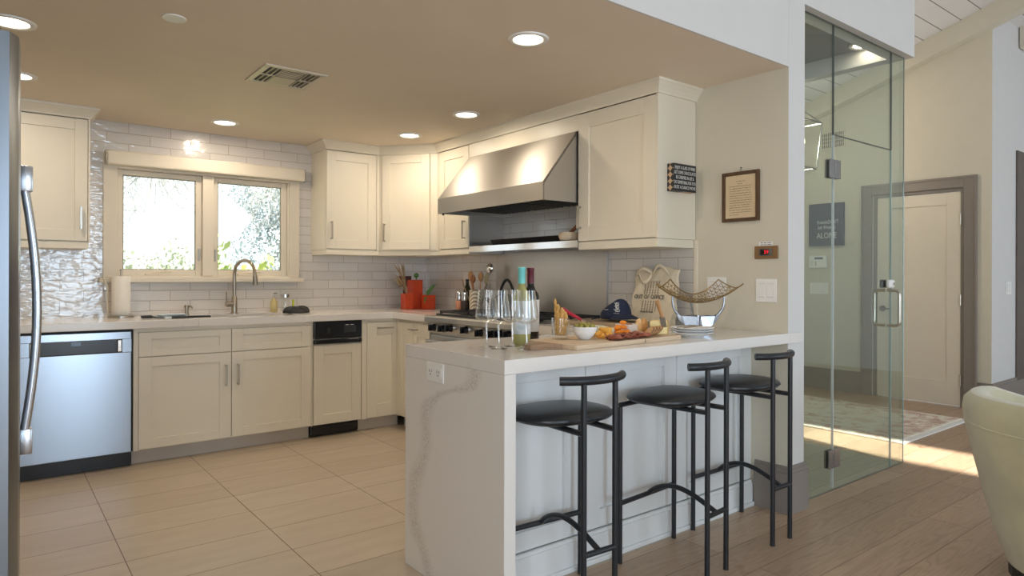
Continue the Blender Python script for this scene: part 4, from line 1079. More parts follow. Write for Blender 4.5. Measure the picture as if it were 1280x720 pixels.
t = thing('area_rug', 'faded red and cream patterned rug with white end band in the entry', 'rug', (5.82, 3.1, 0))
B().box(5.17, 6.47, 2.10, 4.24, .0005, .012, .004).build('pile', rug_mat(), t)
B().box(5.17, 6.47, 2.045, 2.0995, .0005, .009, .002).build('end_band', plain('white_fringe', srgb(232, 230, 226), .9, 0, .06, 120, .2, 300), t)

# ================================================================== SINK SIDE OBJECTS
t = thing('faucet', 'tall bronze-toned gooseneck faucet behind the sink', 'faucet', (1.452, 5.26, ZC))
fx, fy = 1.447, 5.255
pts = [(fx, fy, ZC + .0005), (fx, fy, ZC + .26)] + [(fx + .045 * (1 - math.cos(a)), fy - .10 * (1 - math.cos(a)), ZC + .30 + .10 * math.sin(a)) for a in [PI * k / 12 for k in range(0, 13)]]
pts += [(fx + .092, fy - .204, ZC + .26)]
B().tube(pts, .0125, 14).build('spout', M['faucet'], t, True)
B().tube([(fx + .090, fy - .20, ZC + .285), (fx + .093, fy - .206, ZC + .215)], [.016, .019], 14).build('spray_head', M['faucet'], t, True)
B().lathe([(.030, ZC + .0005), (.030, ZC + .006), (.022, ZC + .010), (.020, ZC + .12), (.014, ZC + .13)], (fx, fy), 20).build('base', M['faucet'], t, True)
B().tube([(fx - .018, fy - .005, ZC + .072), (fx - .062, fy - .012, ZC + .072)], .020, 14).tube([(fx - .058, fy - .012, ZC + .085), (fx - .060, fy - .014, ZC + .165)], .005, 8).build('lever', M['faucet'], t, True)
t = thing('soap_dispenser', 'short bronze soap dispenser tap left of the faucet', 'soap dispenser', (1.12, 5.265, ZC))
B().lathe([(.020, ZC + .0005), (.020, ZC + .006), (.013, ZC + .009), (.013, ZC + .05), (.018, ZC + .052), (.018, ZC + .07), (.004, ZC + .072)], (1.12, 5.265), 16).build('pump', M['faucet'], t, True)
B().tube([(1.12, 5.265, ZC + .062), (1.135, 5.235, ZC + .066), (1.143, 5.215, ZC + .06), (1.145, 5.21, ZC + .045)], .005, 8).build('nozzle', M['faucet'], t, True)
t = thing('paper_towel_roll', 'upright paper towel roll on a wooden-based holder by the window', 'paper towel', (.70, 5.225, ZC))
B().lathe([(.080, ZC + .0005), (.080, ZC + .010), (.074, ZC + .012)], (.70, 5.225), 32).build('holder_base', M['nickel'], t)
B().lathe([(.055, ZC + .0125), (.057, ZC + .016), (.057, ZC + .275), (.055, ZC + .279), (.02, ZC + .279), (.02, ZC + .0125)], (.70, 5.225), 36, cap=False).build('roll', M['paper'], t, True)
B().tube([(.70, 5.225, ZC + .0125), (.70, 5.225, ZC + .315)], .007, 10).ball((.70, 5.225, ZC + .318), .010).build('rod', M['nickel'], t, True)
B().tube([(.622, 5.24, ZC + .0125), (.622, 5.25, ZC + .20), (.605, 5.25, ZC + .255), (.60, 5.25, ZC + .27)], .006, 8).build('tension_arm', M['trim_white'], t, True)
t = thing('sponge_tray', 'low grey tray of sponges and brushes at the left end of the sink', 'tray', (.97, 4.98, ZC))
B().box(.86, 1.05, 4.92, 5.06, ZC + .0005, ZC + .012, .004).build('tray', plain('slate_grey_plastic', srgb(92, 100, 108), .4), t)
t = thing('dish_cloth', 'folded pale blue cloth lying on the sponge tray', 'cloth', (.96, 4.97, ZC + .0125))
B().box(.89, 1.04, 4.93, 5.04, ZC + .0125, ZC + .022, .004).box(.93, 1.045, 4.915, 5.00, ZC + .0222, ZC + .026, .0015).build('fold', plain('pale_blue_cloth', srgb(190, 204, 214), .9), t)
t = thing('dish_brush', 'black handled brush lying across the sink edge', 'brush', (1.08, 4.90, ZC + .0005))
B().tube([(.93, 4.83, ZC + .009), (1.06, 4.815, ZC + .011), (1.17, 4.80, ZC + .011)], [.007, .008, .007], 8).build('handle', M['black_matte'], t, True)
B().box(.895, .935, 4.815, 4.85, ZC + .0008, ZC + .016, .003).build('bristles', plain('pale_bristle', srgb(210, 216, 220), .8), t)
t = thing('scrub_pad', 'black scrubber at the far left of the sponge tray', 'scrubber', (.83, 5.02, ZC))
B().box(.79, .855, 5.00, 5.05, ZC + .0005, ZC + .018, .006).build('pad', M['black_matte'], t)
amber = plain('amber_soap', srgb(206, 186, 130), .25, 0, .05)
t = thing('soap_bottle', 'clear bottle of amber soap behind the black cloth', 'soap bottle', (1.735, 5.23, ZC))
B().lathe([(.024, ZC + .0005), (.026, ZC + .005), (.026, ZC + .085), (.012, ZC + .105), (.011, ZC + .115)], (1.735, 5.23), 18).build('bottle', amber, t, True)
B().lathe([(.012, ZC + .1155), (.012, ZC + .13), (.004, ZC + .131), (.004, ZC + .15)], (1.735, 5.23), 12).tube([(1.735, 5.23, ZC + .15), (1.75, 5.20, ZC + .15)], .004, 8).build('pump', M['nickel'], t, True)
t = thing('glass_jar', 'clear jar with a yellow-green scrubber handle beside the soap bottle', 'jar', (1.825, 5.235, ZC))
B().lathe([(.034, ZC + .0005), (.036, ZC + .004), (.036, ZC + .10), (.030, ZC + .115), (.0285, ZC + .115), (.0335, ZC + .10), (.0335, ZC + .006), (.0, ZC + .005)], (1.825, 5.235), 22, cap=False).build('jar', M['crystal'], t, True)
B().lathe([(.032, ZC + .1155), (.032, ZC + .14), (.030, ZC + .142)], (1.825, 5.235), 20).build('lid', M['chrome'], t, True)
t = thing('dish_wand', 'slim lime green dish wand standing between jar and black cloth', 'brush', (1.872, 5.19, ZC))
B().box(1.865, 1.880, 5.185, 5.197, ZC + .0005, ZC + .10, .004).build('handle', plain('lime_plastic', srgb(196, 206, 40), .4), t)
t = thing('black_cloth', 'bunched black cloth on the counter right of the sink', 'cloth', (1.86, 5.06, ZC))
def cloth_fn(u, v):
    a = 2 * PI * u; r = math.sin(PI * v / 2); k = 1 + .10 * math.sin(3 * a) + .05 * math.sin(7 * a)
    return (1.855 + .098 * r * k * math.cos(a), 5.06 + .065 * r * k * math.sin(a), ZC + .001 + .050 * math.cos(PI * v / 2) ** .8 * (1 + .25 * math.sin(2 * a + 1) * r) + .012 * math.sin(5 * a) * r * (1 - v))
b = B().grid(cloth_fn, 32, 10, True); b.build('fold', M['black_matte'], t, True)

# ================================================================== CORNER AND RANGE SIDE OBJECTS
clay = plain('orange_glaze', srgb(206, 74, 38), .45, 0, .07, 30)
def planter(x, y, w_, h_, label):
    t = thing('planter', label, 'planter', (x, y, ZC))
    b = B().box(x - w_ / 2, x + w_ / 2, y - w_ / 2, y + w_ / 2, ZC + .0005, ZC + h_ - .012, .003)
    for a in ((x - w_ / 2, x + w_ / 2, y - w_ / 2, y - w_ / 2 + .007), (x - w_ / 2, x + w_ / 2, y + w_ / 2 - .007, y + w_ / 2), (x - w_ / 2, x - w_ / 2 + .007, y - w_ / 2 + .007, y + w_ / 2 - .007), (x + w_ / 2 - .007, x + w_ / 2, y - w_ / 2 + .007, y + w_ / 2 - .007)):
        b.box(*a, ZC + h_ - .0125, ZC + h_, .001)
    b.build('pot', clay, t); return t
straw = plain('dry_straw', srgb(166, 140, 104), .8, 0, .15, 40); leafg = plain('cactus_green', srgb(86, 128, 66), .55, 0, .15, 30)
p1 = planter(2.82, 5.075, .082, .135, 'short orange planter with dry grass, leftmost of the corner trio')
rnd = random.Random(5)
for k in range(12):
    dx = -.02 - .10 * rnd.random(); hh = .12 + .16 * rnd.random(); b = B()
    p = [(2.815 + dx * s_ ** 1.6, 5.075 + (rnd.random() - .5) * .02 + .02 * s_, ZC + .124 + hh * s_) for s_ in [q / 6 for q in range(7)]]
    b.tube(p, [.002] * 4 + [.005, .006, .001], 5); b.build('grass_stem', straw, p1)
p2 = planter(2.93, 5.135, .10, .252, 'tall orange planter with a round green ball, middle of the corner trio')
B().tube([(2.935, 5.12, ZC + .24), (2.935, 5.12, ZC + .285)], .005, 8).ball((2.935, 5.12, ZC + .292), .022, 14).build('cactus_ball', leafg, p2, True)
p3 = planter(2.985, 4.995, .088, .122, 'short orange planter with long green leaves, rightmost of the corner trio')
def leaf_(b, p0, p1, w_, th=.004):
    p0, p1 = Vector(p0), Vector(p1); n = 7
    pts = [p0.lerp(p1, k / n) + Vector((0, 0, .018 * math.sin(PI * k / n))) for k in range(n + 1)]
    b.tube(pts, [max(.002, w_ * math.sin(PI * min(.97, .15 + .85 * k / n))) for k in range(n + 1)], 8)
b = B(); leaf_(b, (2.965, 5.0, ZC + .112), (3.05, 4.97, ZC + .215), .013); b.build('leaf', leafg, p3, True)
b = B(); leaf_(b, (2.945, 4.96, ZC + .10), (2.905, 4.935, ZC + .05), .010); b.build('leaf', leafg, p3, True)
b = B(); leaf_(b, (2.975, 4.99, ZC + .112), (2.985, 5.0, ZC + .16), .016); b.build('leaf', leafg, p3, True)
t = thing('recipe_card', 'small dark red picture card leaning behind the tall orange planter', 'card', (2.90, 5.28, ZC))
B().box(2.845, 2.965, 5.262, 5.272, ZC + .19, ZC + .285, .001).box(2.89, 2.92, 5.27, 5.276, ZC + .0005, ZC + .19).build('card', plain('maroon_card', srgb(92, 52, 56), .5, 0, .3, 30), t)
# black tray with oil, grinders and utensil crock
t = thing('condiment_tray', 'black tray beside the range under the grinders and crock', 'tray', (3.01, 4.41, ZC))
B().box(2.93, 3.10, 4.25, 4.58, ZC + .004, ZC + .012, .003).box(2.95, 2.965, 4.27, 4.56, ZC + .0005, ZC + .0038).box(3.065, 3.08, 4.27, 4.56, ZC + .0005, ZC + .0038).build('tray', M['black_matte'], t)
TZ = ZC + .0125
olive = plain('olive_oil_glass', srgb(44, 46, 22), .12, 0, .1)
t = thing('oil_bottle', 'dark green olive oil bottle behind the two grinders', 'bottle', (3.065, 4.51, TZ))
B().lathe([(.036, TZ), (.038, TZ + .005), (.038, TZ + .135), (.03, TZ + .165), (.014, TZ + .205), (.013, TZ + .225)], (3.06, 4.51), 22).build('bottle', olive, t, True)
B().lathe([(.0145, TZ + .2255), (.0145, TZ + .248), (.012, TZ + .25)], (3.06, 4.51), 16).build('cap', M['black_matte'], t, True)
def grinder(x, y, col, label):
    t = thing('spice_grinder', label, 'grinder', (x, y, TZ))
    B().lathe([(.026, TZ), (.028, TZ + .004), (.026, TZ + .075), (.024, TZ + .078)], (x, y), 20).build('jar', col, t, True)
    B().lathe([(.025, TZ + .0785), (.026, TZ + .10), (.024, TZ + .125), (.027, TZ + .14), (.024, TZ + .148)], (x, y), 20).build('cap', M['chrome'], t, True)
grinder(2.975, 4.50, plain('pink_salt', srgb(206, 142, 110), .5, 0, .2, 120), 'steel topped grinder of pink salt, left of the pair')
grinder(2.975, 4.425, plain('peppercorns', srgb(64, 50, 44), .5, 0, .4, 120), 'steel topped grinder of dark pepper, right of the pair')
t = thing('utensil_crock', 'white ribbed crock holding wooden spoons beside the range', 'crock', (3.01, 4.31, TZ))
crm, N_, L_, P_ = mat('slanted_rib_ceramic')
wv = N_.new('ShaderNodeTexWave'); wv.inputs['Scale'].default_value = 22; wv.bands_direction = 'DIAGONAL'; L_.new(coords(N_, L_), wv.inputs['Vector'])
rr_ = ramp(N_, L_, wv.outputs['Color'], [(.25, srgb(150, 130, 106)), (.5, srgb(226, 216, 198))]); L_.new(rr_.outputs['Color'], P_.inputs['Base Color'])
B().lathe([(.050, TZ), (.054, TZ + .004), (.056, TZ + .165), (.051, TZ + .165), (.049, TZ + .012), (.0, TZ + .011)], (3.01, 4.31), 28, cap=False).build('crock', crm, t, True)
CZT = TZ + .165
wd1 = wood_mat('spoon_wood_light', srgb(176, 130, 84), srgb(196, 150, 104), 'z'); wd2 = wood_mat('spoon_wood_dark', srgb(140, 86, 48), srgb(160, 104, 62), 'z')
def spoon(label, bx_, by_, tx, ty, tz, mat_, w_, l_, flat=.7, hole=False):
    t = thing('wooden_spoon', label, 'utensil', (bx_, by_, TZ + .013))
    B().tube([(bx_, by_, TZ + .0135), (tx, ty, tz - l_ * .8)], .005, 8).build('handle', mat_, t, True)
    b = B(); b.ball((0, 0, 0), 1, 14); bmesh.ops.scale(b.bm, vec=(w_ * flat, w_, l_ / 2), verts=b.bm.verts)
    dirv = (Vector((tx, ty, tz)) - Vector((bx_, by_, TZ))).normalized()
    bmesh.ops.rotate(b.bm, cent=(0, 0, 0), matrix=Vector((0, 0, 1)).rotation_difference(dirv).to_matrix(), verts=b.bm.verts)
    bmesh.ops.translate(b.bm, vec=(tx, ty, tz - l_ / 2), verts=b.bm.verts); b.build('bowl', mat_, t, True); return t
spoon('big light wooden spoon, left in the crock', 3.02, 4.33, 3.02, 4.40, 1.245, wd1, .030, .085)
spoon('dark wooden spoon in the middle of the crock', 3.005, 4.315, 3.0, 4.345, 1.215, wd2, .027, .07)
spoon('slotted light wooden spoon at the back of the crock', 3.035, 4.305, 3.045, 4.30, 1.235, wd1, .026, .075)
spoon('grey-green spatula, right in the crock', 3.01, 4.285, 3.0, 4.16, 1.235, plain('sage_silicone', srgb(150, 142, 118), .6), .030, .10, .2)
spoon('thin stick leaning far left out of the crock', 3.0, 4.345, 3.01, 4.50, 1.19, plain('bamboo', srgb(160, 140, 104), .6), .008, .06, .5)
spoon('shiny steel ladle standing highest in the crock', 3.03, 4.275, 3.07, 4.215, 1.305, M['chrome'], .036, .085, .6)
# kettle on the range
KX, KY, KZ = 2.90, 3.80, .9515
t = thing('kettle', 'dark kettle with an arched black handle standing on the range', 'kettle', (KX, KY, KZ))
B().lathe([(.09, KZ), (.10, KZ + .006), (.105, KZ + .03), (.09, KZ + .08), (.055, KZ + .115), (.04, KZ + .12)], (KX, KY), 30).build('body', plain('charcoal_enamel', (.05, .05, .052, 1), .25), t, True)
B().lathe([(.039, KZ + .1205), (.03, KZ + .128), (.008, KZ + .13), (.010, KZ + .145), (.012, KZ + .150), (.002, KZ + .155)], (KX, KY), 18).build('lid', M['black_matte'], t, True)
B().tube([(KX + .02, KY - .115 + .23 * k / 14, KZ + .06 + .165 * math.sin(PI * k / 14)) for k in range(15)], .010, 10).build('handle', M['black_matte'], t, True)
B().tube([(KX - .08, KY + .03, KZ + .05), (KX - .12, KY + .045, KZ + .085), (KX - .13, KY + .05, KZ + .10)], [.02, .014, .010], 12).build('spout', M['black_matte'], t, True)
# shelf objects
SZ = 1.4275
t = thing('sheet_pan', 'long dark pan lying on the warming shelf', 'pan', (3.04, 3.66, SZ))
b = B(); b.prism([(2.965, SZ + .0005), (3.125, SZ + .0005), (3.155, SZ + .045), (3.148, SZ + .045), (3.12, SZ + .006), (2.97, SZ + .006), (2.942, SZ + .045), (2.935, SZ + .045)], 'y', 3.27, 4.02)
b.prism([(2.965, SZ + .0005), (3.125, SZ + .0005), (3.155, SZ + .045), (2.935, SZ + .045)], 'y', 4.0205, 4.025); b.build('pan', plain('dark_steel_pan', (.055, .05, .048, 1), .4, .6), t)
t = thing('mortar', 'pale stone mortar on the right end of the warming shelf', 'mortar', (2.91, 3.13, SZ))
B().lathe([(.040, SZ + .0005), (.055, SZ + .006), (.066, SZ + .03), (.060, SZ + .055), (.056, SZ + .055), (.052, SZ + .03), (.0, SZ + .015)], (2.91, 3.14), 26, cap=False).build('bowl', plain('pale_stone', srgb(206, 188, 164), .7, 0, .06, 40), t, True)
t = thing('pestle', 'brown wooden pestle leaning in the stone mortar', 'pestle', (2.91, 3.13, SZ + .02))
B().tube([(2.905, 3.15, SZ + .03), (2.92, 3.105, SZ + .072), (2.935, 3.075, SZ + .105)], [.014, .011, .013], 10).ball((2.937, 3.072, SZ + .108), .0135).build('pestle', plain('dark_red_wood', srgb(112, 62, 34), .45), t, True)

# ================================================================== ON THE BAR
# wine glasses
def wine_glass():
    t = thing('wine_glass', 'x', 'wine glass', (0, 0, 0), 'wine glasses on the end of the bar')
    outer_ = [(.0345, .0005), (.035, .002), (.012, .006), (.006, .016), (.0042, .045), (.0040, .085), (.0055, .097)]
    B().lathe(outer_ + [(.0, .099)], (0, 0), 28, cap=False).build('stem', M['crystal_stem'], t, True)
    bo = [(.006, .0985), (.022, .103), (.038, .110), (.0455, .119), (.0462, .126), (.043, .155), (.037, .195), (.0335, .2305)]
    bi = [(.0325, .2305), (.036, .195), (.042, .155), (.0450, .127), (.044, .121), (.037, .112), (.021, .105), (.0, .1025)]
    B().lathe(bo + bi, (0, 0), 32, cap=False).build('bowl', M['crystal'], t, True)
    return t
g0 = wine_glass(); ZB = ZC + .0004
g0.location = (1.572, 2.178, ZB); g0['label'] = 'empty wine glass, leftmost of the four on the bar'
dup(g0, (1.563, 2.085, ZB), .3, 'empty wine glass, second from the left of the four on the bar')
dup(g0, (1.662, 2.125, ZB), .6, 'empty wine glass standing just left of the white wine bottle')
dup(g0, (1.640, 2.008, ZB), .9, 'empty wine glass nearest the bar front, before the white wine bottle')
# bottles
def wine_bottle(x, y, h, glassm, foil, label, lab_mat, lab2=None):
    t = thing('wine_bottle', label, 'bottle', (x, y, ZB)); r = .0375
    B().lathe([(.030, ZB + .004), (.034, ZB), (r, ZB + .006), (r, ZB + h * .60), (r * .93, ZB + h * .645), (r * .62, ZB + h * .70), (.0155, ZB + h * .755), (.0145, ZB + h * .80), (.0142, ZB + h * .985)], (x, y), 28).build('bottle', glassm, t, True)
    B().lathe([(.0152, ZB + h * .79), (.0155, ZB + h * .80), (.0152, ZB + h * .955), (.0162, ZB + h * .96), (.0162, ZB + h), (.014, ZB + h * 1.003)], (x, y), 22).build('foil', foil, t, True)
    def wrap(u, v): 
        a = math.radians(120) + math.radians(205) * u
        return (x + (r + .0006) * math.cos(a), y + (r + .0006) * math.sin(a), ZB + h * (.14 + .43 * v))
    lb = B().grid(wrap, 24, 2).build('label', lab_mat, t, True, solid=.0006)
    return t
wwg = glass_mat('pale_green_wine', (.62, .64, .30, 1), .06, .02)
wlab, N_, L_, P_ = mat('white_wine_label')
n_ = noise(N_, L_, coords(N_, L_, (1, 1, 1)), 26, 3); sp_ = N_.new('ShaderNodeSeparateXYZ'); L_.new(coords(N_, L_), sp_.inputs[0])
r_ = ramp(N_, L_, n_.outputs['Fac'], [(.45, srgb(226, 232, 236)), (.62, srgb(196, 208, 214))]); L_.new(r_.outputs['Color'], P_.inputs['Base Color']); P_.inputs['Roughness'].default_value = .6
wine_bottle(1.752, 2.178, .322, plain('white_wine_bottle', srgb(160, 156, 98), .08, 0, .08, 10), plain('teal_foil', srgb(120, 208, 204), .35, .1), 'white wine bottle with teal foil and pale label on the bar', wlab)
wine_bottle(1.862, 2.252, .322, plain('dark_wine_glass', (.012, .010, .010, 1), .08), plain('burgundy_foil', srgb(96, 34, 50), .35, .2), 'dark red wine bottle with burgundy foil behind the white wine', plain('cream_label', srgb(208, 204, 196), .6))
# serving board
BA = math.radians(4.2); BO = Vector((1.775, 1.866, ZB)); BH = .0195
def bd(a, b_, z=0): return Vector((BO.x + a * math.cos(BA) - b_ * math.sin(BA), BO.y + a * math.sin(BA) + b_ * math.cos(BA), ZB + BH + z))
t = thing('serving_board', 'long pale wooden serving board with a dark-ended handle on the bar', 'board', (1.775, 1.866, ZB))
wl = wood_mat('pale_board_wood', srgb(196, 170, 138), srgb(214, 192, 164), 'x', .55); wdk = wood_mat('handle_board_wood', srgb(138, 108, 80), srgb(168, 136, 104), 'x', .55)
poly = [(0, 0), (.70, 0), (.705, .006), (.705, .294), (.70, .30), (.0, .30), (-.004, .29), (-.004, .01)]
b = B(); b.prism([tuple(bd(*p)[:2]) for p in poly], 'z', ZB + .0002, ZB + BH - .0002); b.build('slab', wl, t)
hp_ = [(-.0045, .075), (-.03, .095), (-.055, .115), (-.11, .112), (-.128, .124), (-.132, .145), (-.128, .166), (-.11, .178), (-.055, .175), (-.03, .195), (-.0045, .215)]
b = B(); b.prism([tuple(bd(*p)[:2]) for p in hp_], 'z', ZB + .0002, ZB + BH - .0002); b.build('handle', wdk, t)
B().box(bd(.43, -.001)[0], bd(.433, 0)[0], bd(.43, -.0012)[1] , bd(.43, 0)[1] + .0, ZB + .004, ZB + .016).build('crack', M['black_matte'], t)
def at(a, b_, z=0): p = bd(a, b_, z); return (p.x, p.y, p.z)
Z0 = ZB + BH + .0003
# breadstick glass
jx, jy, _ = at(.150, .232)
t = thing('tumbler', 'clear square-based tumbler full of breadsticks on the serving board', 'glass', (jx, jy, Z0))
B().lathe([(.034, Z0), (.037, Z0 + .004), (.038, Z0 + .088), (.0365, Z0 + .088), (.0352, Z0 + .018), (.0, Z0 + .016)], (jx, jy), 30, cap=False).build('tumbler', M['crystal'], t, True)
bread = plain('baked_breadstick', srgb(206, 160, 92), .75, 0, .22, 60, .4, 120)
rnd = random.Random(11)
for k in range(11):
    a = k * 2.4; rr0 = .019 * math.sqrt((k + .5) / 11); tx, ty = math.cos(a), math.sin(a); hh = .100 + .028 * rnd.random(); BR = .0056
    if k == 9: hh, BR = .172, .0036
    if k == 4: hh = .148
    if k == 7: hh, BR = .135, .004
    b = B(); base = Vector((jx + tx * rr0, jy + ty * rr0, Z0 + .0175)); top = Vector((jx + tx * (rr0 * 1.15 + .004), jy + ty * (rr0 * 1.15 + .004), Z0 + hh))
    for s_ in (0, PI):
        n = 26; pts = []
        for q in range(n + 1):
            f = q / n; p = base.lerp(top, f); w_ = f * 17 + s_
            pts.append(p + Vector((math.cos(w_) * BR * .75, math.sin(w_) * BR * .75, 0)))
        b.tube(pts, [BR] * n + [BR * .4], 7)
    o = b.build('breadstick', bread, None, True, loc=base)
    tag(o, 'twisted golden breadstick standing in the clear tumbler', 'breadstick', 'breadsticks in the tumbler')
    if k == 9: tag(o, 'tallest golden breadstick sticking up from the tumbler', 'breadstick', 'breadsticks in the tumbler')
# olive bowl
ox, oy, _ = at(.212, .150)
t = thing('bowl', 'round white bowl of green olives at the front left of the board', 'bowl', (ox, oy, Z0))
B().lathe([(.022, Z0), (.024, Z0 + .002), (.040, Z0 + .018), (.050, Z0 + .036), (.054, Z0 + .054), (.0525, Z0 + .054), (.048, Z0 + .037), (.038, Z0 + .021), (.02, Z0 + .007), (.0, Z0 + .006)], (ox, oy), 36, cap=False).build('bowl', M['porcelain'], t, True)
om = plain('green_olive', srgb(150, 140, 58), .3, 0, .2, 40)
rnd = random.Random(2); k = 0
for r, n, z in ((.026, 7, .046), (.0, 1, .046), (.015, 4, .062), (.036, 9, .056)):
    for q in range(n):
        a = 2 * PI * q / n + r * 60; o = B().ball((ox + r * math.cos(a), oy + r * math.sin(a), Z0 + z), .0092, 12, 1.0, 1.18, 1.0).build('olive', om, None, True, loc=(ox + r * math.cos(a), oy + r * math.sin(a), Z0 + z))
        tag(o, 'green olive heaped in the round white bowl', 'olive', 'olives in the white bowl')
# cheddar chunks
chm = plain('orange_cheddar', srgb(232, 172, 70), .6, 0, .1, 50, .4, 70)
rnd = random.Random(8)
for k in range(9):
    a_, b_ = .285 + .055 * rnd.random() + (.01 if k > 5 else 0), .105 + .075 * rnd.random(); z = .002 + (.018 if k > 5 else 0) ; s_ = .012 + .006 * rnd.random()
    x, y, _ = at(a_, b_); bb_ = B(); tb = bmesh.new(); bmesh.ops.create_icosphere(tb, subdivisions=2, radius=s_)
    for v in tb.verts: v.co *= 1 + rnd.uniform(-.22, .22)
    bmesh.ops.scale(tb, vec=(1, 1, .85), verts=tb.verts); bmesh.ops.translate(tb, vec=(x, y, Z0 + s_ * .82 + z), verts=tb.verts); bb_.merge(tb)
    tag(bb_.build('cheese_chunk', chm, loc=(x, y, Z0 + z)), 'crumbly orange cheese chunk behind the salami', 'cheese', 'orange cheese chunks on the board')
# blue cheese and spreader
x, y, _ = at(.335, .235)
t = thing('soft_cheese', 'white crumbly soft cheese piece with the red handled spreader stuck in', 'cheese', (x, y, Z0))
tb = bmesh.new(); bmesh.ops.create_icosphere(tb, subdivisions=3, radius=.03); rnd = random.Random(4)
for v in tb.verts: v.co *= 1 + rnd.uniform(-.08, .08)
bmesh.ops.scale(tb, vec=(1.2, .9, .85), verts=tb.verts); bmesh.ops.translate(tb, vec=(x, y, Z0 + .026), verts=tb.verts)
b = B(); b.merge(tb); b.build('cheese', plain('ivory_cheese', srgb(232, 224, 186), .6, 0, .08, 70, .3, 90), t, True)
t = thing('spreader', 'cheese spreader with red handle leaning left out of the soft cheese', 'knife', (x, y, Z0 + .05))
p0, p1, p2 = Vector((x + .0, y, Z0 + .052)), Vector((x - .035, y + .012, Z0 + .074)), Vector((x - .125, y + .035, Z0 + .122))
B().tube([p1, p1.lerp(p2, .5), p2], [.006, .008, .009], 10).build('handle', plain('red_handle', srgb(176, 24, 52), .3), t, True)
B().tube([p0, p1], [.006, .004], 8).build('blade', M['chrome'], t, True)
# pale cheese slices row
pcm = plain('pale_cheese', srgb(228, 226, 200), .5, 0, .05, 60)
for k in range(6):
    x, y, _ = at(.390 + k * .0165, .225 + .004 * (k % 2))
    tag(B().box(x - .0055, x + .0055, y - .024, y + .024, Z0, Z0 + .046 - .003 * k, .002, rz=BA + .12, piv=(x, y, 0)).build('cheese_slice', pcm, loc=(x, y, Z0)), 'pale cheese slice in the row behind the salami', 'cheese slice', 'pale cheese slices in a row')
# apricots
apm = plain('dried_apricot', srgb(236, 140, 30), .45, 0, .14, 40, .3, 60)
rnd = random.Random(12)
for k, (a_, b_, z) in enumerate(((.49, .19, .009), (.515, .20, .010), (.54, .19, .009), (.50, .22, .012), (.53, .225, .012), (.515, .215, .032), (.545, .215, .030), (.495, .205, .028), (.56, .20, .009), (.535, .20, .030), (.548, .212, .050))):
    x, y, _ = at(a_, b_); r = .017
    bb_ = B(); bb_.ball((x, y, Z0 + z + .003), r, 12, .55, 1.1, .9)
    tag(bb_.build('dried_apricot', apm, None, True, loc=(x, y, Z0 + z)), 'orange dried apricot in the small heap before the nut bowl', 'dried fruit', 'dried apricots on the board')
# salami folds along the front
slm = plain('salami', srgb(150, 84, 62), .5, 0, .45, 150, .2, 90)
rnd = random.Random(21)
def fold_slice(x, y, rz, r, h, mat_, lb, grp, name, cat):
    def fn(u, v):
        a = 2 * PI * u; rr = r * v; px, py = rr * math.cos(a), rr * math.sin(a)
        z = h * abs(px / r) ** 1.3 + .004 * math.sin(3 * a) * v
        return (px * .72, py, z + .004)
    b = B().grid(fn, 20, 6, True)
    bmesh.ops.remove_doubles(b.bm, verts=b.bm.verts, dist=.00005)
    bmesh.ops.rotate(b.bm, cent=(0, 0, 0), matrix=Matrix.Rotation(rz, 3, 'Z'), verts=b.bm.verts)
    bmesh.ops.translate(b.bm, vec=(x, y, Z0), verts=b.bm.verts)
    tag(b.build(name, mat_, None, True, loc=(x, y, Z0), solid=.0022), lb, cat, grp)
for k in range(20):
    a_ = .268 + k * .0120; b_ = .030 + .040 * (k % 2) + .01 * rnd.random(); x, y, _ = at(a_, b_)
    fold_slice(x, y, BA + rnd.uniform(-1.2, 1.2), .026, .010 + .010 * rnd.random(), slm, 'folded red salami slice along the front of the board', 'salami slices on the board', 'salami_slice', 'salami')
hmm = plain('cured_ham', srgb(196, 140, 128), .4, 0, .25, 60)
for k in range(2):
    x, y, _ = at(.478 + k * .018, .075 + .02 * (k % 2)); fold_slice(x, y, BA + .5 * k, .022, .018, hmm, 'pale pink folded ham slice between salami and crackers', 'ham slices on the board', 'ham_slice', 'ham')
# seeded crackers leaning in a row
ckm = plain('seeded_cracker', srgb(150, 108, 70), .8, 0, .3, 90, .4, 110); cke = plain('cracker_face', srgb(190, 150, 106), .8, 0, .25, 90)
for k in range(8):
    x, y, _ = at(.520 + k * .0165, .048 + .004 * k); tb = B()
    tb.lathe([(.024, -.0022), (.026, -.0015), (.026, .0015), (.024, .0022)], (0, 0), 22)
    bmesh.ops.rotate(tb.bm, cent=(0, 0, 0), matrix=Matrix.Rotation(math.radians(-48), 3, 'Y'), verts=tb.bm.verts)
    bmesh.ops.rotate(tb.bm, cent=(0, 0, 0), matrix=Matrix.Rotation(BA - .5, 3, 'Z'), verts=tb.bm.verts)
    bmesh.ops.translate(tb.bm, vec=(x, y, Z0 + .0222), verts=tb.bm.verts)
    tag(tb.build('cracker', ckm if k % 2 else cke, None, True, loc=(x, y, Z0)), 'round seeded cracker leaning in the row at the board front', 'cracker', 'crackers in a row on the board')
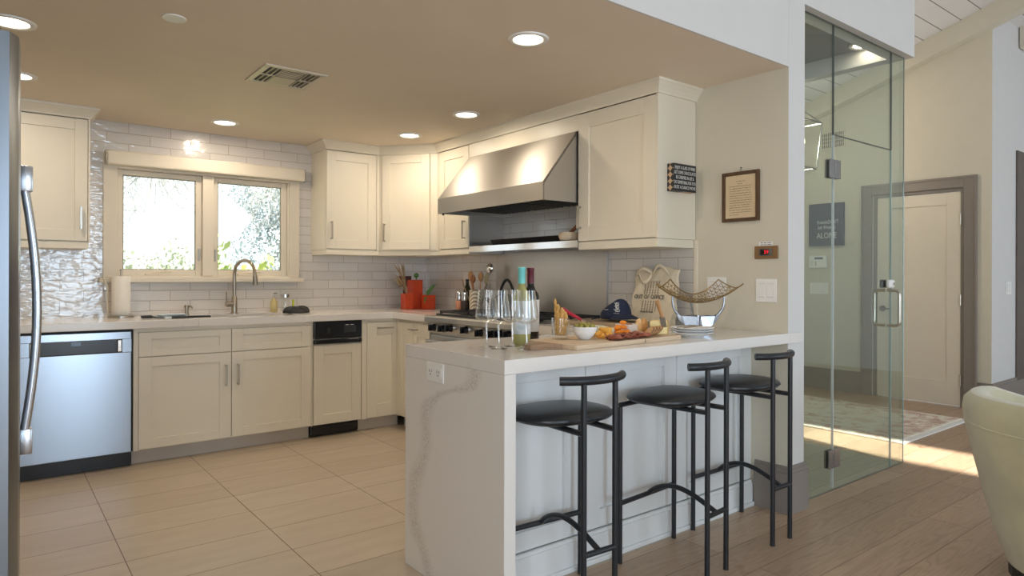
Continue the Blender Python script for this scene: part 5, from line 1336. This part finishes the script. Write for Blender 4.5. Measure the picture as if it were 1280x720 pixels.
# nut bowl
nx, ny, _ = at(.615, .235)
t = thing('ramekin', 'small square white dish of nuts behind the crackers', 'dish', (nx, ny, Z0))
b = B(); hw_ = .042
for a in ((-hw_, hw_, -hw_, -hw_ + .004), (-hw_, hw_, hw_ - .004, hw_), (-hw_, -hw_ + .004, -hw_ + .004, hw_ - .004), (hw_ - .004, hw_, -hw_ + .004, hw_ - .004)): b.box(nx + a[0], nx + a[1], ny + a[2], ny + a[3], Z0, Z0 + .042, .001)
b.box(nx - hw_ + .003, nx + hw_ - .003, ny - hw_ + .003, ny + hw_ - .003, Z0, Z0 + .005); b.build('dish', M['porcelain'], t)
ntm = plain('walnut', srgb(150, 104, 66), .7, 0, .3, 80, .5, 80); rnd = random.Random(6)
for k in range(12):
    x, y = nx + rnd.uniform(-.026, .026), ny + rnd.uniform(-.026, .026); z = Z0 + .018 + .009 * (k % 4)
    tb = bmesh.new(); bmesh.ops.create_icosphere(tb, subdivisions=2, radius=.0105)
    for v in tb.verts: v.co *= 1 + rnd.uniform(-.2, .2)
    bmesh.ops.translate(tb, vec=(x, y, z), verts=tb.verts); bb_ = B(); bb_.merge(tb)
    tag(bb_.build('walnut', ntm, None, True, loc=(x, y, z)), 'brown walnut piece in the square white dish', 'nut', 'nuts in the square white dish')
# cheese wedge + knife
wx, wy, _ = at(.676, .118)
t = thing('cheese_wedge', 'pale yellow cheese wedge at the right end of the board', 'cheese', (wx, wy, Z0))
b = B(); b.prism([(wx - .070, wy - .020), (wx + .024, wy - .046), (wx + .026, wy + .050)], 'z', Z0, Z0 + .062)
bmesh.ops.bevel(b.bm, geom=b.bm.edges[:], offset=.002, segments=2, affect='EDGES')
b.build('wedge', plain('yellow_cheese', srgb(232, 208, 144), .5, 0, .05, 60), t)
B().prism([(wx + .0242, wy - .046), (wx + .029, wy - .045), (wx + .031, wy + .050), (wx + .0262, wy + .050)], 'z', Z0 + .0005, Z0 + .0615).build('rind', plain('cheese_rind', srgb(206, 170, 100), .6), t)
t = thing('cheese_knife', 'small wooden handled cheese knife stuck in the yellow wedge', 'knife', (wx, wy, Z0 + .06))
p0 = Vector((wx - .006, wy - .046, Z0 + .050)); p1 = p0 + Vector((-.012, -.002, .03)); p2 = p1 + Vector((-.035, .0, .075))
B().tube([p1, p1.lerp(p2, .4), p2], [.0075, .009, .011], 12).build('handle', wd1, t, True)
bl = B(); d_ = (p1 - p0).normalized(); sd = Vector((.788, -.6157, 0)) * .0125
q0 = p0 - d_ * .018; n_ = sd.cross(d_).normalized() * .0012
vs = [bl.bm.verts.new(p + s_ + m_) for p in (q0, p1) for s_ in (-sd, sd) for m_ in (-n_, n_)]
for f in ((0, 1, 3, 2), (4, 6, 7, 5), (0, 4, 5, 1), (2, 3, 7, 6), (0, 2, 6, 4), (1, 5, 7, 3)): bl.bm.faces.new([vs[i] for i in f])
bl.build('blade', M['dark_metal'], t)
# little breads behind the wedge
for k, (dx, dy, c) in enumerate(((-.035, .075, srgb(226, 190, 138)), (.012, .085, srgb(210, 160, 104)))):
    x, y = wx + dx, wy + dy
    t = tag(B().ball((x, y, Z0 + .034), .034, 14, 1.0, .55, .5).build('bread_slice', plain('toast', c, .8, 0, .12, 70, .4, 90), None, True, loc=(x, y, Z0)), ('light toast slice standing behind the cheese wedge on its left', 'browner toast slice standing behind the cheese wedge on its right')[k], 'bread', 'toast slices behind the wedge')
# plates
px_, py_ = 2.628, 1.975
for k in range(3):
    t = thing('plate', ('lowest white plate in the small stack on the bar', 'middle white plate in the small stack on the bar', 'topmost white plate in the small stack on the bar')[k], 'plate', (px_, py_, ZB + .011 * k), 'stacked white plates')
    z = ZB + .011 * k
    B().lathe([(.052, z), (.055, z + .003), (.082, z + .0155), (.101, z + .0215), (.1015, z + .0235), (.081, z + .019), (.055, z + .0092), (.0, z + .0085)], (px_ + .003 * k, py_ + .002 * k), 44, cap=False).build('dish', M['porcelain'], t, True)
for k in range(2):
    t = thing('fork', ('fork lying flat on the topmost plate, left one', 'fork lying flat on the topmost plate, right one')[k], 'cutlery', (px_, py_, ZB + .047))
    z = ZB + .0475; yy = py_ - .02 + .04 * k
    B().tube([(px_ - .085, yy, z), (px_ + .02, yy + .01, z + .003)], .0028, 6).box(px_ + .02, px_ + .06, yy + .002, yy + .022, z + .001, z + .004, .001).build('fork', plain('tarnished_brass', (.40, .32, .22, 1), .35, 1), t)
# fruit basket on its silver stand
FXc, FYc = 2.925, 2.165; FA = math.atan2(-.6157, .788)
def fb(a, b_, z): return (FXc + a * math.cos(FA) - b_ * math.sin(FA), FYc + a * math.sin(FA) + b_ * math.cos(FA), ZB + z)
t = thing('wire_basket', 'boat-shaped woven brass wire basket on a silver stand', 'basket', (FXc, FYc, ZB))
bw = plain('antique_brass_wire', (.36, .25, .11, 1), .4, 1, .1)
def bas(s_, v):    # s along -1..1, v across -1 (front) .. 1 (rear)
    hl = .223 - .05 * (v + 1) / 2 - .045 * max(0, v)
    lift = .080 * abs(s_) ** 2.0 + .022 * v * v + .022 * max(0, v)
    return fb(hl * s_, .085 * v * (1 - .35 * s_ * s_), .148 + lift)
b = B()
for v in (-1, 1): b.tube([bas(-1 + 2 * k / 28, v) for k in range(29)], .003, 6)
for s_ in (-1, 1): b.tube([bas(s_, -1 + 2 * k / 10) for k in range(11)], .003, 6)
b.build('rim', bw, t, True)
b = B()
for k in range(1, 22): 
    for dr in (-1, 1):
        pts = []
        for q in range(11):
            s_ = -1.25 + 2.5 * k / 22 + dr * (.22) * (q / 10 - .5) * 2
            if abs(s_) <= 1: pts.append(bas(s_, -1 + 2 * q / 10))
        if len(pts) > 2: b.tube(pts, .0014, 4)
for k in range(1, 8): b.tube([bas(-1 + 2 * q / 24, -1 + 2 * k / 8) for q in range(25)], .0012, 4)
b.build('wire_mesh', bw, t, True)
t = thing('basket_stand', 'polished silver stand with three curved arms carrying the wire basket', 'stand', (FXc, FYc, ZB))
sv = plain('polished_pewter', (.36, .38, .42, 1), .3, 1, .15, 30)
for (a, b_) in ((-.135, -.02), (.135, -.02), (-.01, .085)):
    n = Vector((a, b_)).normalized(); top = Vector(bas(a / .2, b_ / .085 * .95)); R_ = math.hypot(a, b_)
    pts = []
    for k in range(11):
        f = k / 10; rr = R_ * (.25 + .75 * math.sin(f * PI / 2 * 1.12) / math.sin(PI / 2 * 1.0)); z = .058 + (top.z - ZB - .004 - .058) * (f ** 1.7)
        rr = min(rr, R_ * 1.02); p = fb(n.x * rr, n.y * rr, z); pts.append(p)
    B().tube(pts, [.011, .0105, .0095, .0085, .008, .0072, .0066, .006, .0056, .0052, .006], 10).build('arm', sv, t, True)
    fp = [fb(n.x * q, n.y * q, z) for q, z in ((.018, .075), (.045, .052), (.055, .028), (.052, .012), (.060, .0065))]
    B().tube(fp, [.012, .013, .011, .008, .0062], 10).build('foot', sv, t, True)
b = B()
for sgn in (-1, 1):
    fr = [(0, .012), (.010, .078), (.045, .086), (.085, .080), (.112, .088), (.100, .060), (.072, .034), (.05, .010), (.02, .008)]
    for off in (0,):
        va = [b.bm.verts.new(fb(sgn * u, -.030 - .010 * math.sin(u * 40), z)) for u, z in fr]
        vb = [b.bm.verts.new(fb(sgn * u, -.018 - .010 * math.sin(u * 40), z)) for u, z in fr]
        b.bm.faces.new(va); b.bm.faces.new(vb[::-1])
        for i in range(len(fr)): b.bm.faces.new((va[i], vb[i], vb[(i + 1) % len(fr)], va[(i + 1) % len(fr)]))
b.tube([fb(0, -.02, .012), fb(0, -.02, .085)], .011, 10); b.build('leaf_plate', sv, t)
# tote bag
tote = plain('natural_canvas', srgb(226, 213, 188), .9, 0, .06, 26, .35, 160)
t = thing('tote_bag', 'natural canvas tote bag with dark lettering leaning on the tiles', 'bag', (3.07, 2.555, ZB))
ty0, ty1, tz1 = 2.425, 2.735, 1.252
BW = .003
def bag(u, v):
    a = 2 * PI * u; y = (ty0 + ty1) / 2 + (ty1 - ty0) / 2 * max(-1, min(1, 1.25 * math.cos(a)))
    th = .040 * (1 - .72 * v) * (1 if abs(math.cos(a)) < .8 else .5)
    x = 3.055 + .055 * v + th * math.sin(a) * 1.0 + BW * math.sin(y * 60 + v * 9) * (.4 + v)
    return (min(x, 3.168), y + .006 * math.sin(v * 17), ZB + (tz1 - ZB) * v + (.012 * math.sin(y * 38) if v > .95 else 0))
b = B().grid(bag, 48, 22, True); b.bm.faces.ensure_lookup_table()
body = b.build('bag_body', tote, t, True)
for (ya, yb_, zz, xx) in ((2.60, 2.48, .030, 3.085), (2.70, 2.58, .012, 3.06), (2.66, 2.56, -.005, 3.035)):
    pts = [(xx - .012 * math.sin(PI * k / 14), ya + (yb_ - ya) * k / 14, tz1 - .035 + (zz + .02 if zz > 0 else -.05) * math.sin(PI * k / 14)) for k in range(15)]
    b = B()
    lo = [b.bm.verts.new((p[0], p[1], p[2] - .011)) for p in pts]; hi = [b.bm.verts.new((p[0] - .002, p[1], p[2] + .011)) for p in pts]
    for k in range(14): b.bm.faces.new((lo[k], lo[k + 1], hi[k + 1], hi[k]))
    b.build('carry_handle', tote, t, True, solid=.003)
bx_ = 3.0365
text('lettering', 'OUT OF OFFICE', (3.0505, 2.598, 1.082), .036, ink, (PI / 2 - .24, 0, -PI / 2), t, .0008, space=1.1, sx=.80)
text('small_lettering', 'HEARTSTONE', (3.031, 2.600, .995), .013, ink, (PI / 2 - .24, 0, -PI / 2), t, .0008, space=1.25)
fim = plain('faded_ink', srgb(120, 104, 86), .8)
for k in range(6):
    for q0, q1 in ((0, 9), (13, 20)):
        b = B()
        for q in range(q0, q1):
            z = 1.172 - q * .0088; y = 2.640 - k * .020; xx = 3.015 + .0838 * (z - .9164) / .336 - .0046
            b.box(xx, xx + .0012, y - .004, y + .003 - (q % 3) * .0008, z - .0028, z + .0028)
        b.build('printed_column', fim, t)
# navy cap
t = thing('chopping_board', 'grey-brown wooden board lying on the counter under the navy cap', 'board', (2.86, 2.72, ZB))
B().box(2.70, 2.99, 2.49, 2.985, ZB + .0002, ZB + .026, .004, rz=.10, piv=(2.84, 2.72, 0)).build('board', wood_mat('grey_brown_board', srgb(150, 128, 104), srgb(172, 150, 124), 'y', .55), t)
navy = plain('navy_cotton', srgb(36, 46, 72), .85, 0, .1, 40, .3, 200)
CXc, CYc = 2.885, 2.705
t = thing('baseball_cap', 'navy baseball cap with white stitched logo lying before the tote bag', 'cap', (CXc, CYc, ZB))
ZB0 = ZB; ZB = ZB + .0265
def cap_fn(u, v):
    a = 2 * PI * u; r = .088 * math.sin(PI / 2 * min(1, v * 1.02)); ca, sa = math.cos(a), math.sin(a)
    z = .098 * math.cos(PI / 2 * v) ** .75 * (1 - .28 * math.sin(a) * math.sin(PI * v)) 
    x = r * ca * .92; y = r * sa * 1.08
    if y < -.02: z *= 1.05
    return (CXc + x, CYc + y, ZB + .012 + z)
b = B().grid(cap_fn, 36, 12, True); bmesh.ops.remove_doubles(b.bm, verts=b.bm.verts, dist=.0001)
b.build('crown', navy, t, True, solid=.003)
# bill, turned down towards the wall end (-y) and the viewer
def bill(u, v):
    s_ = -1 + 2 * u; a = -PI / 2 - .25 + s_ * 1.05
    r0 = .083; r1 = .083 + .068 * (1 - s_ * s_) ** .5; r = r0 + (r1 - r0) * v
    return (CXc + r * math.cos(a) * .95, CYc + r * math.sin(a) * 1.08, ZB + .020 - .012 * v + .030 * (1 - s_ * s_) * (1 - .6 * v) + .002)
B().grid(bill, 20, 6).build('bill', navy, t, True, solid=.003)
pp = [(CXc - .062 + .020 * math.cos(k * .9) * (1 - k / 26), CYc - .055 + .02 * math.sin(k * 1.0), ZB + .062 + k * .0022) for k in range(22)]
def on_crown(yo, zo):
    # point on the crown surface facing the viewer (-x, -y side)
    v = min(.98, math.acos(max(0, min(1, (zo / .125) ** (1 / .75)))) / (PI / 2)); r = .088 * math.sin(PI / 2 * v) * 1.01; a = yo
    return (CXc + (r + .002) * .92 * math.cos(a), CYc + (r + .002) * 1.08 * math.sin(a), ZB + .012 + zo * (1.05 if math.sin(a) < -.1 else 1))
b = B()
for amp, z0 in ((.16, .085), (.13, .068), (.17, .05)):
    b.tube([on_crown(math.radians(222) + amp * math.sin(k * .8) + .012 * k - .1, z0 + .008 * math.cos(k * 1.1)) for k in range(16)], .0014, 5)
b.tube([on_crown(math.radians(210) + .028 * k, .034) for k in range(14)], .0010, 5)
b.build('stitched_logo', chalk, t, True)
b = B()
b.tube([on_crown(math.radians(165) + .02 * k, .055) for k in range(20)], .0013, 5); b.build('side_stitching', chalk, t, True)
b = B().tube([(CXc - .03, CYc + .095, ZB + .02), (CXc - .045, CYc + .125, ZB + .010), (CXc - .05, CYc + .15, ZB + .005)], .004, 6); b.build('strap', navy, t, True)

ZB = ZB0
# ================================================================== OUTSIDE THE KITCHEN WINDOW
def leaf_mat(name, c1, c2):
    m_, N, L, P = mat(name)
    n = noise(N, L, coords(N, L), 3, 3); r = ramp(N, L, n.outputs['Fac'], [(.3, c1), (.7, c2)])
    L.new(r.outputs['Color'], P.inputs['Base Color']); P.inputs['Roughness'].default_value = .6; return m_
def leaves(b, n, fn, s0, s1, rnd):
    for _ in range(n):
        p = Vector(fn()); s_ = rnd.uniform(s0, s1)
        u = Vector((rnd.gauss(0, 1), rnd.gauss(0, 1), rnd.gauss(0, 1))).normalized(); w_ = u.orthogonal().normalized() * s_ * .45; u = u * s_
        b.quad(p - u * .5, p + w_, p + u * .5, p - w_)
bark = plain('grey_bark', srgb(186, 188, 188), .9, 0, .15, 30)
def branch(b, p, d, ln, r, depth, rnd):
    pts = [p]; q = p.copy(); dd = d.copy(); n = 6
    for k in range(n):
        dd = (dd + Vector((rnd.uniform(-.28, .28), rnd.uniform(-.15, .15), rnd.uniform(-.30, .14)))).normalized(); q = q + dd * ln / n; pts.append(q.copy())
    b.tube(pts, [r * (1 - .6 * k / n) for k in range(n + 1)], 5)
    if depth > 0:
        for k in range(2, n + 1):
            sd_ = Vector((rnd.uniform(-1, 1), rnd.uniform(-.4, .4), rnd.uniform(-.9, .5))).normalized()
            branch(b, pts[k], (dd * .5 + sd_).normalized(), ln * rnd.uniform(.4, .65), r * .5, depth - 1, rnd)
t = thing('bare_tree', 'leafless tree whose thin twigs hang into view at the top of the window', 'tree', (2.28, 9.6, -.4))
B().tube([(2.28, 9.6, -.4), (2.28, 9.6, 1.5), (2.28, 9.6, 3.2), (2.3, 9.6, 4.2)], [.11, .10, .08, .05], 10).build('trunk', bark, t, True)
rnd = random.Random(17); b = B()
limbs = [((2.28, 9.6, 2.7), (.75, 9.5, 3.0)), ((2.28, 9.6, 2.9), (.9, 9.7, 2.55)), ((2.28, 9.6, 2.8), (3.5, 9.5, 2.75)), ((2.28, 9.6, 3.1), (1.2, 9.4, 3.25))]
for p0_, p1_ in limbs:
    p0_, p1_ = Vector(p0_), Vector(p1_); pts = [p0_.lerp(p1_, k / 9) + Vector((0, 0, .05 * math.sin(k * 1.3))) for k in range(10)]
    b.tube(pts, [.022 - .0018 * k for k in range(10)], 6)
    for k in range(2, 10):
        for q in range(2):
            branch(b, pts[k], Vector((rnd.uniform(-.8, .5), rnd.uniform(-.3, .3), rnd.uniform(-1.0, -.1))).normalized(), rnd.uniform(.35, .8), .0085, 2, rnd)
b.build('branches', bark, t)
t = thing('conifer', 'hazy blue-grey conifer filling the right window pane', 'tree', (4.05, 12.2, -.4))
B().tube([(4.05, 12.2, -.4), (4.05, 12.2, 4.6)], [.16, .04], 8).build('trunk', bark, t)
rnd = random.Random(9); b = B()
def con():
    while True:
        z = rnd.uniform(.5, 5.2); f = (z - .5) / 4.7; R_ = 1.25 * (1 - f * .35) * (.7 + .3 * math.sin(z * 5)); a = rnd.uniform(0, 2 * PI); r = R_ * math.sqrt(rnd.random())
        return (4.1 + r * math.cos(a), 12.2 + r * math.sin(a) * .8, z)
leaves(b, 20000, con, .03, .075, rnd); b.build('foliage', leaf_mat('hazed_blue_grey_needles', srgb(168, 184, 194), srgb(208, 220, 226)), t)  # needle colour paled to hold the outdoor haze
rnd = random.Random(10)
def bush(label, c, s, n, l0, l1, c1, c2, nm):
    t = thing('shrub', label, 'shrub', (c[0], c[1], -.4)); b = B()
    def f():
        while True:
            p = Vector((rnd.uniform(-1, 1), rnd.uniform(-1, 1), rnd.uniform(-1, 1)))
            if p.length < 1: return (c[0] + p.x * s[0], c[1] + p.y * s[1], c[2] + p.z * s[2] + .12 * math.sin(p.x * 7))
    leaves(b, n, f, l0, l1, rnd); b.build('foliage', leaf_mat(nm, c1, c2), t)
    B().tube([(c[0], c[1], -.4), (c[0], c[1], c[2] - s[2] * .3)], .03, 8).build('stem', bark, t)
bush('grey-green bush along the bottom of the left pane', (1.55, 8.6, .98), (.72, .35, .58), 2600, .03, .075, srgb(172, 182, 160), srgb(212, 218, 200), 'hazed_sage_leaves')  # leaf colours lightened, the haze outside is put into them
bush('large-leaved green plant between the two panes outside', (1.83, 7.2, .98), (.17, .2, .66), 200, .06, .12, srgb(168, 190, 124), srgb(206, 220, 160), 'bright_leaves')
bush('yellow-green leafy plant low in the right pane outside', (2.27, 7.2, .86), (.24, .2, .58), 300, .06, .12, srgb(190, 206, 124), srgb(222, 230, 160), 'lime_leaves')
struct('ground', B().box(-8, 14, 5.6, 24, -.5, -.4), plain('garden_ground', srgb(120, 128, 92), .9, 0, .2, 2), 'garden ground behind the house')
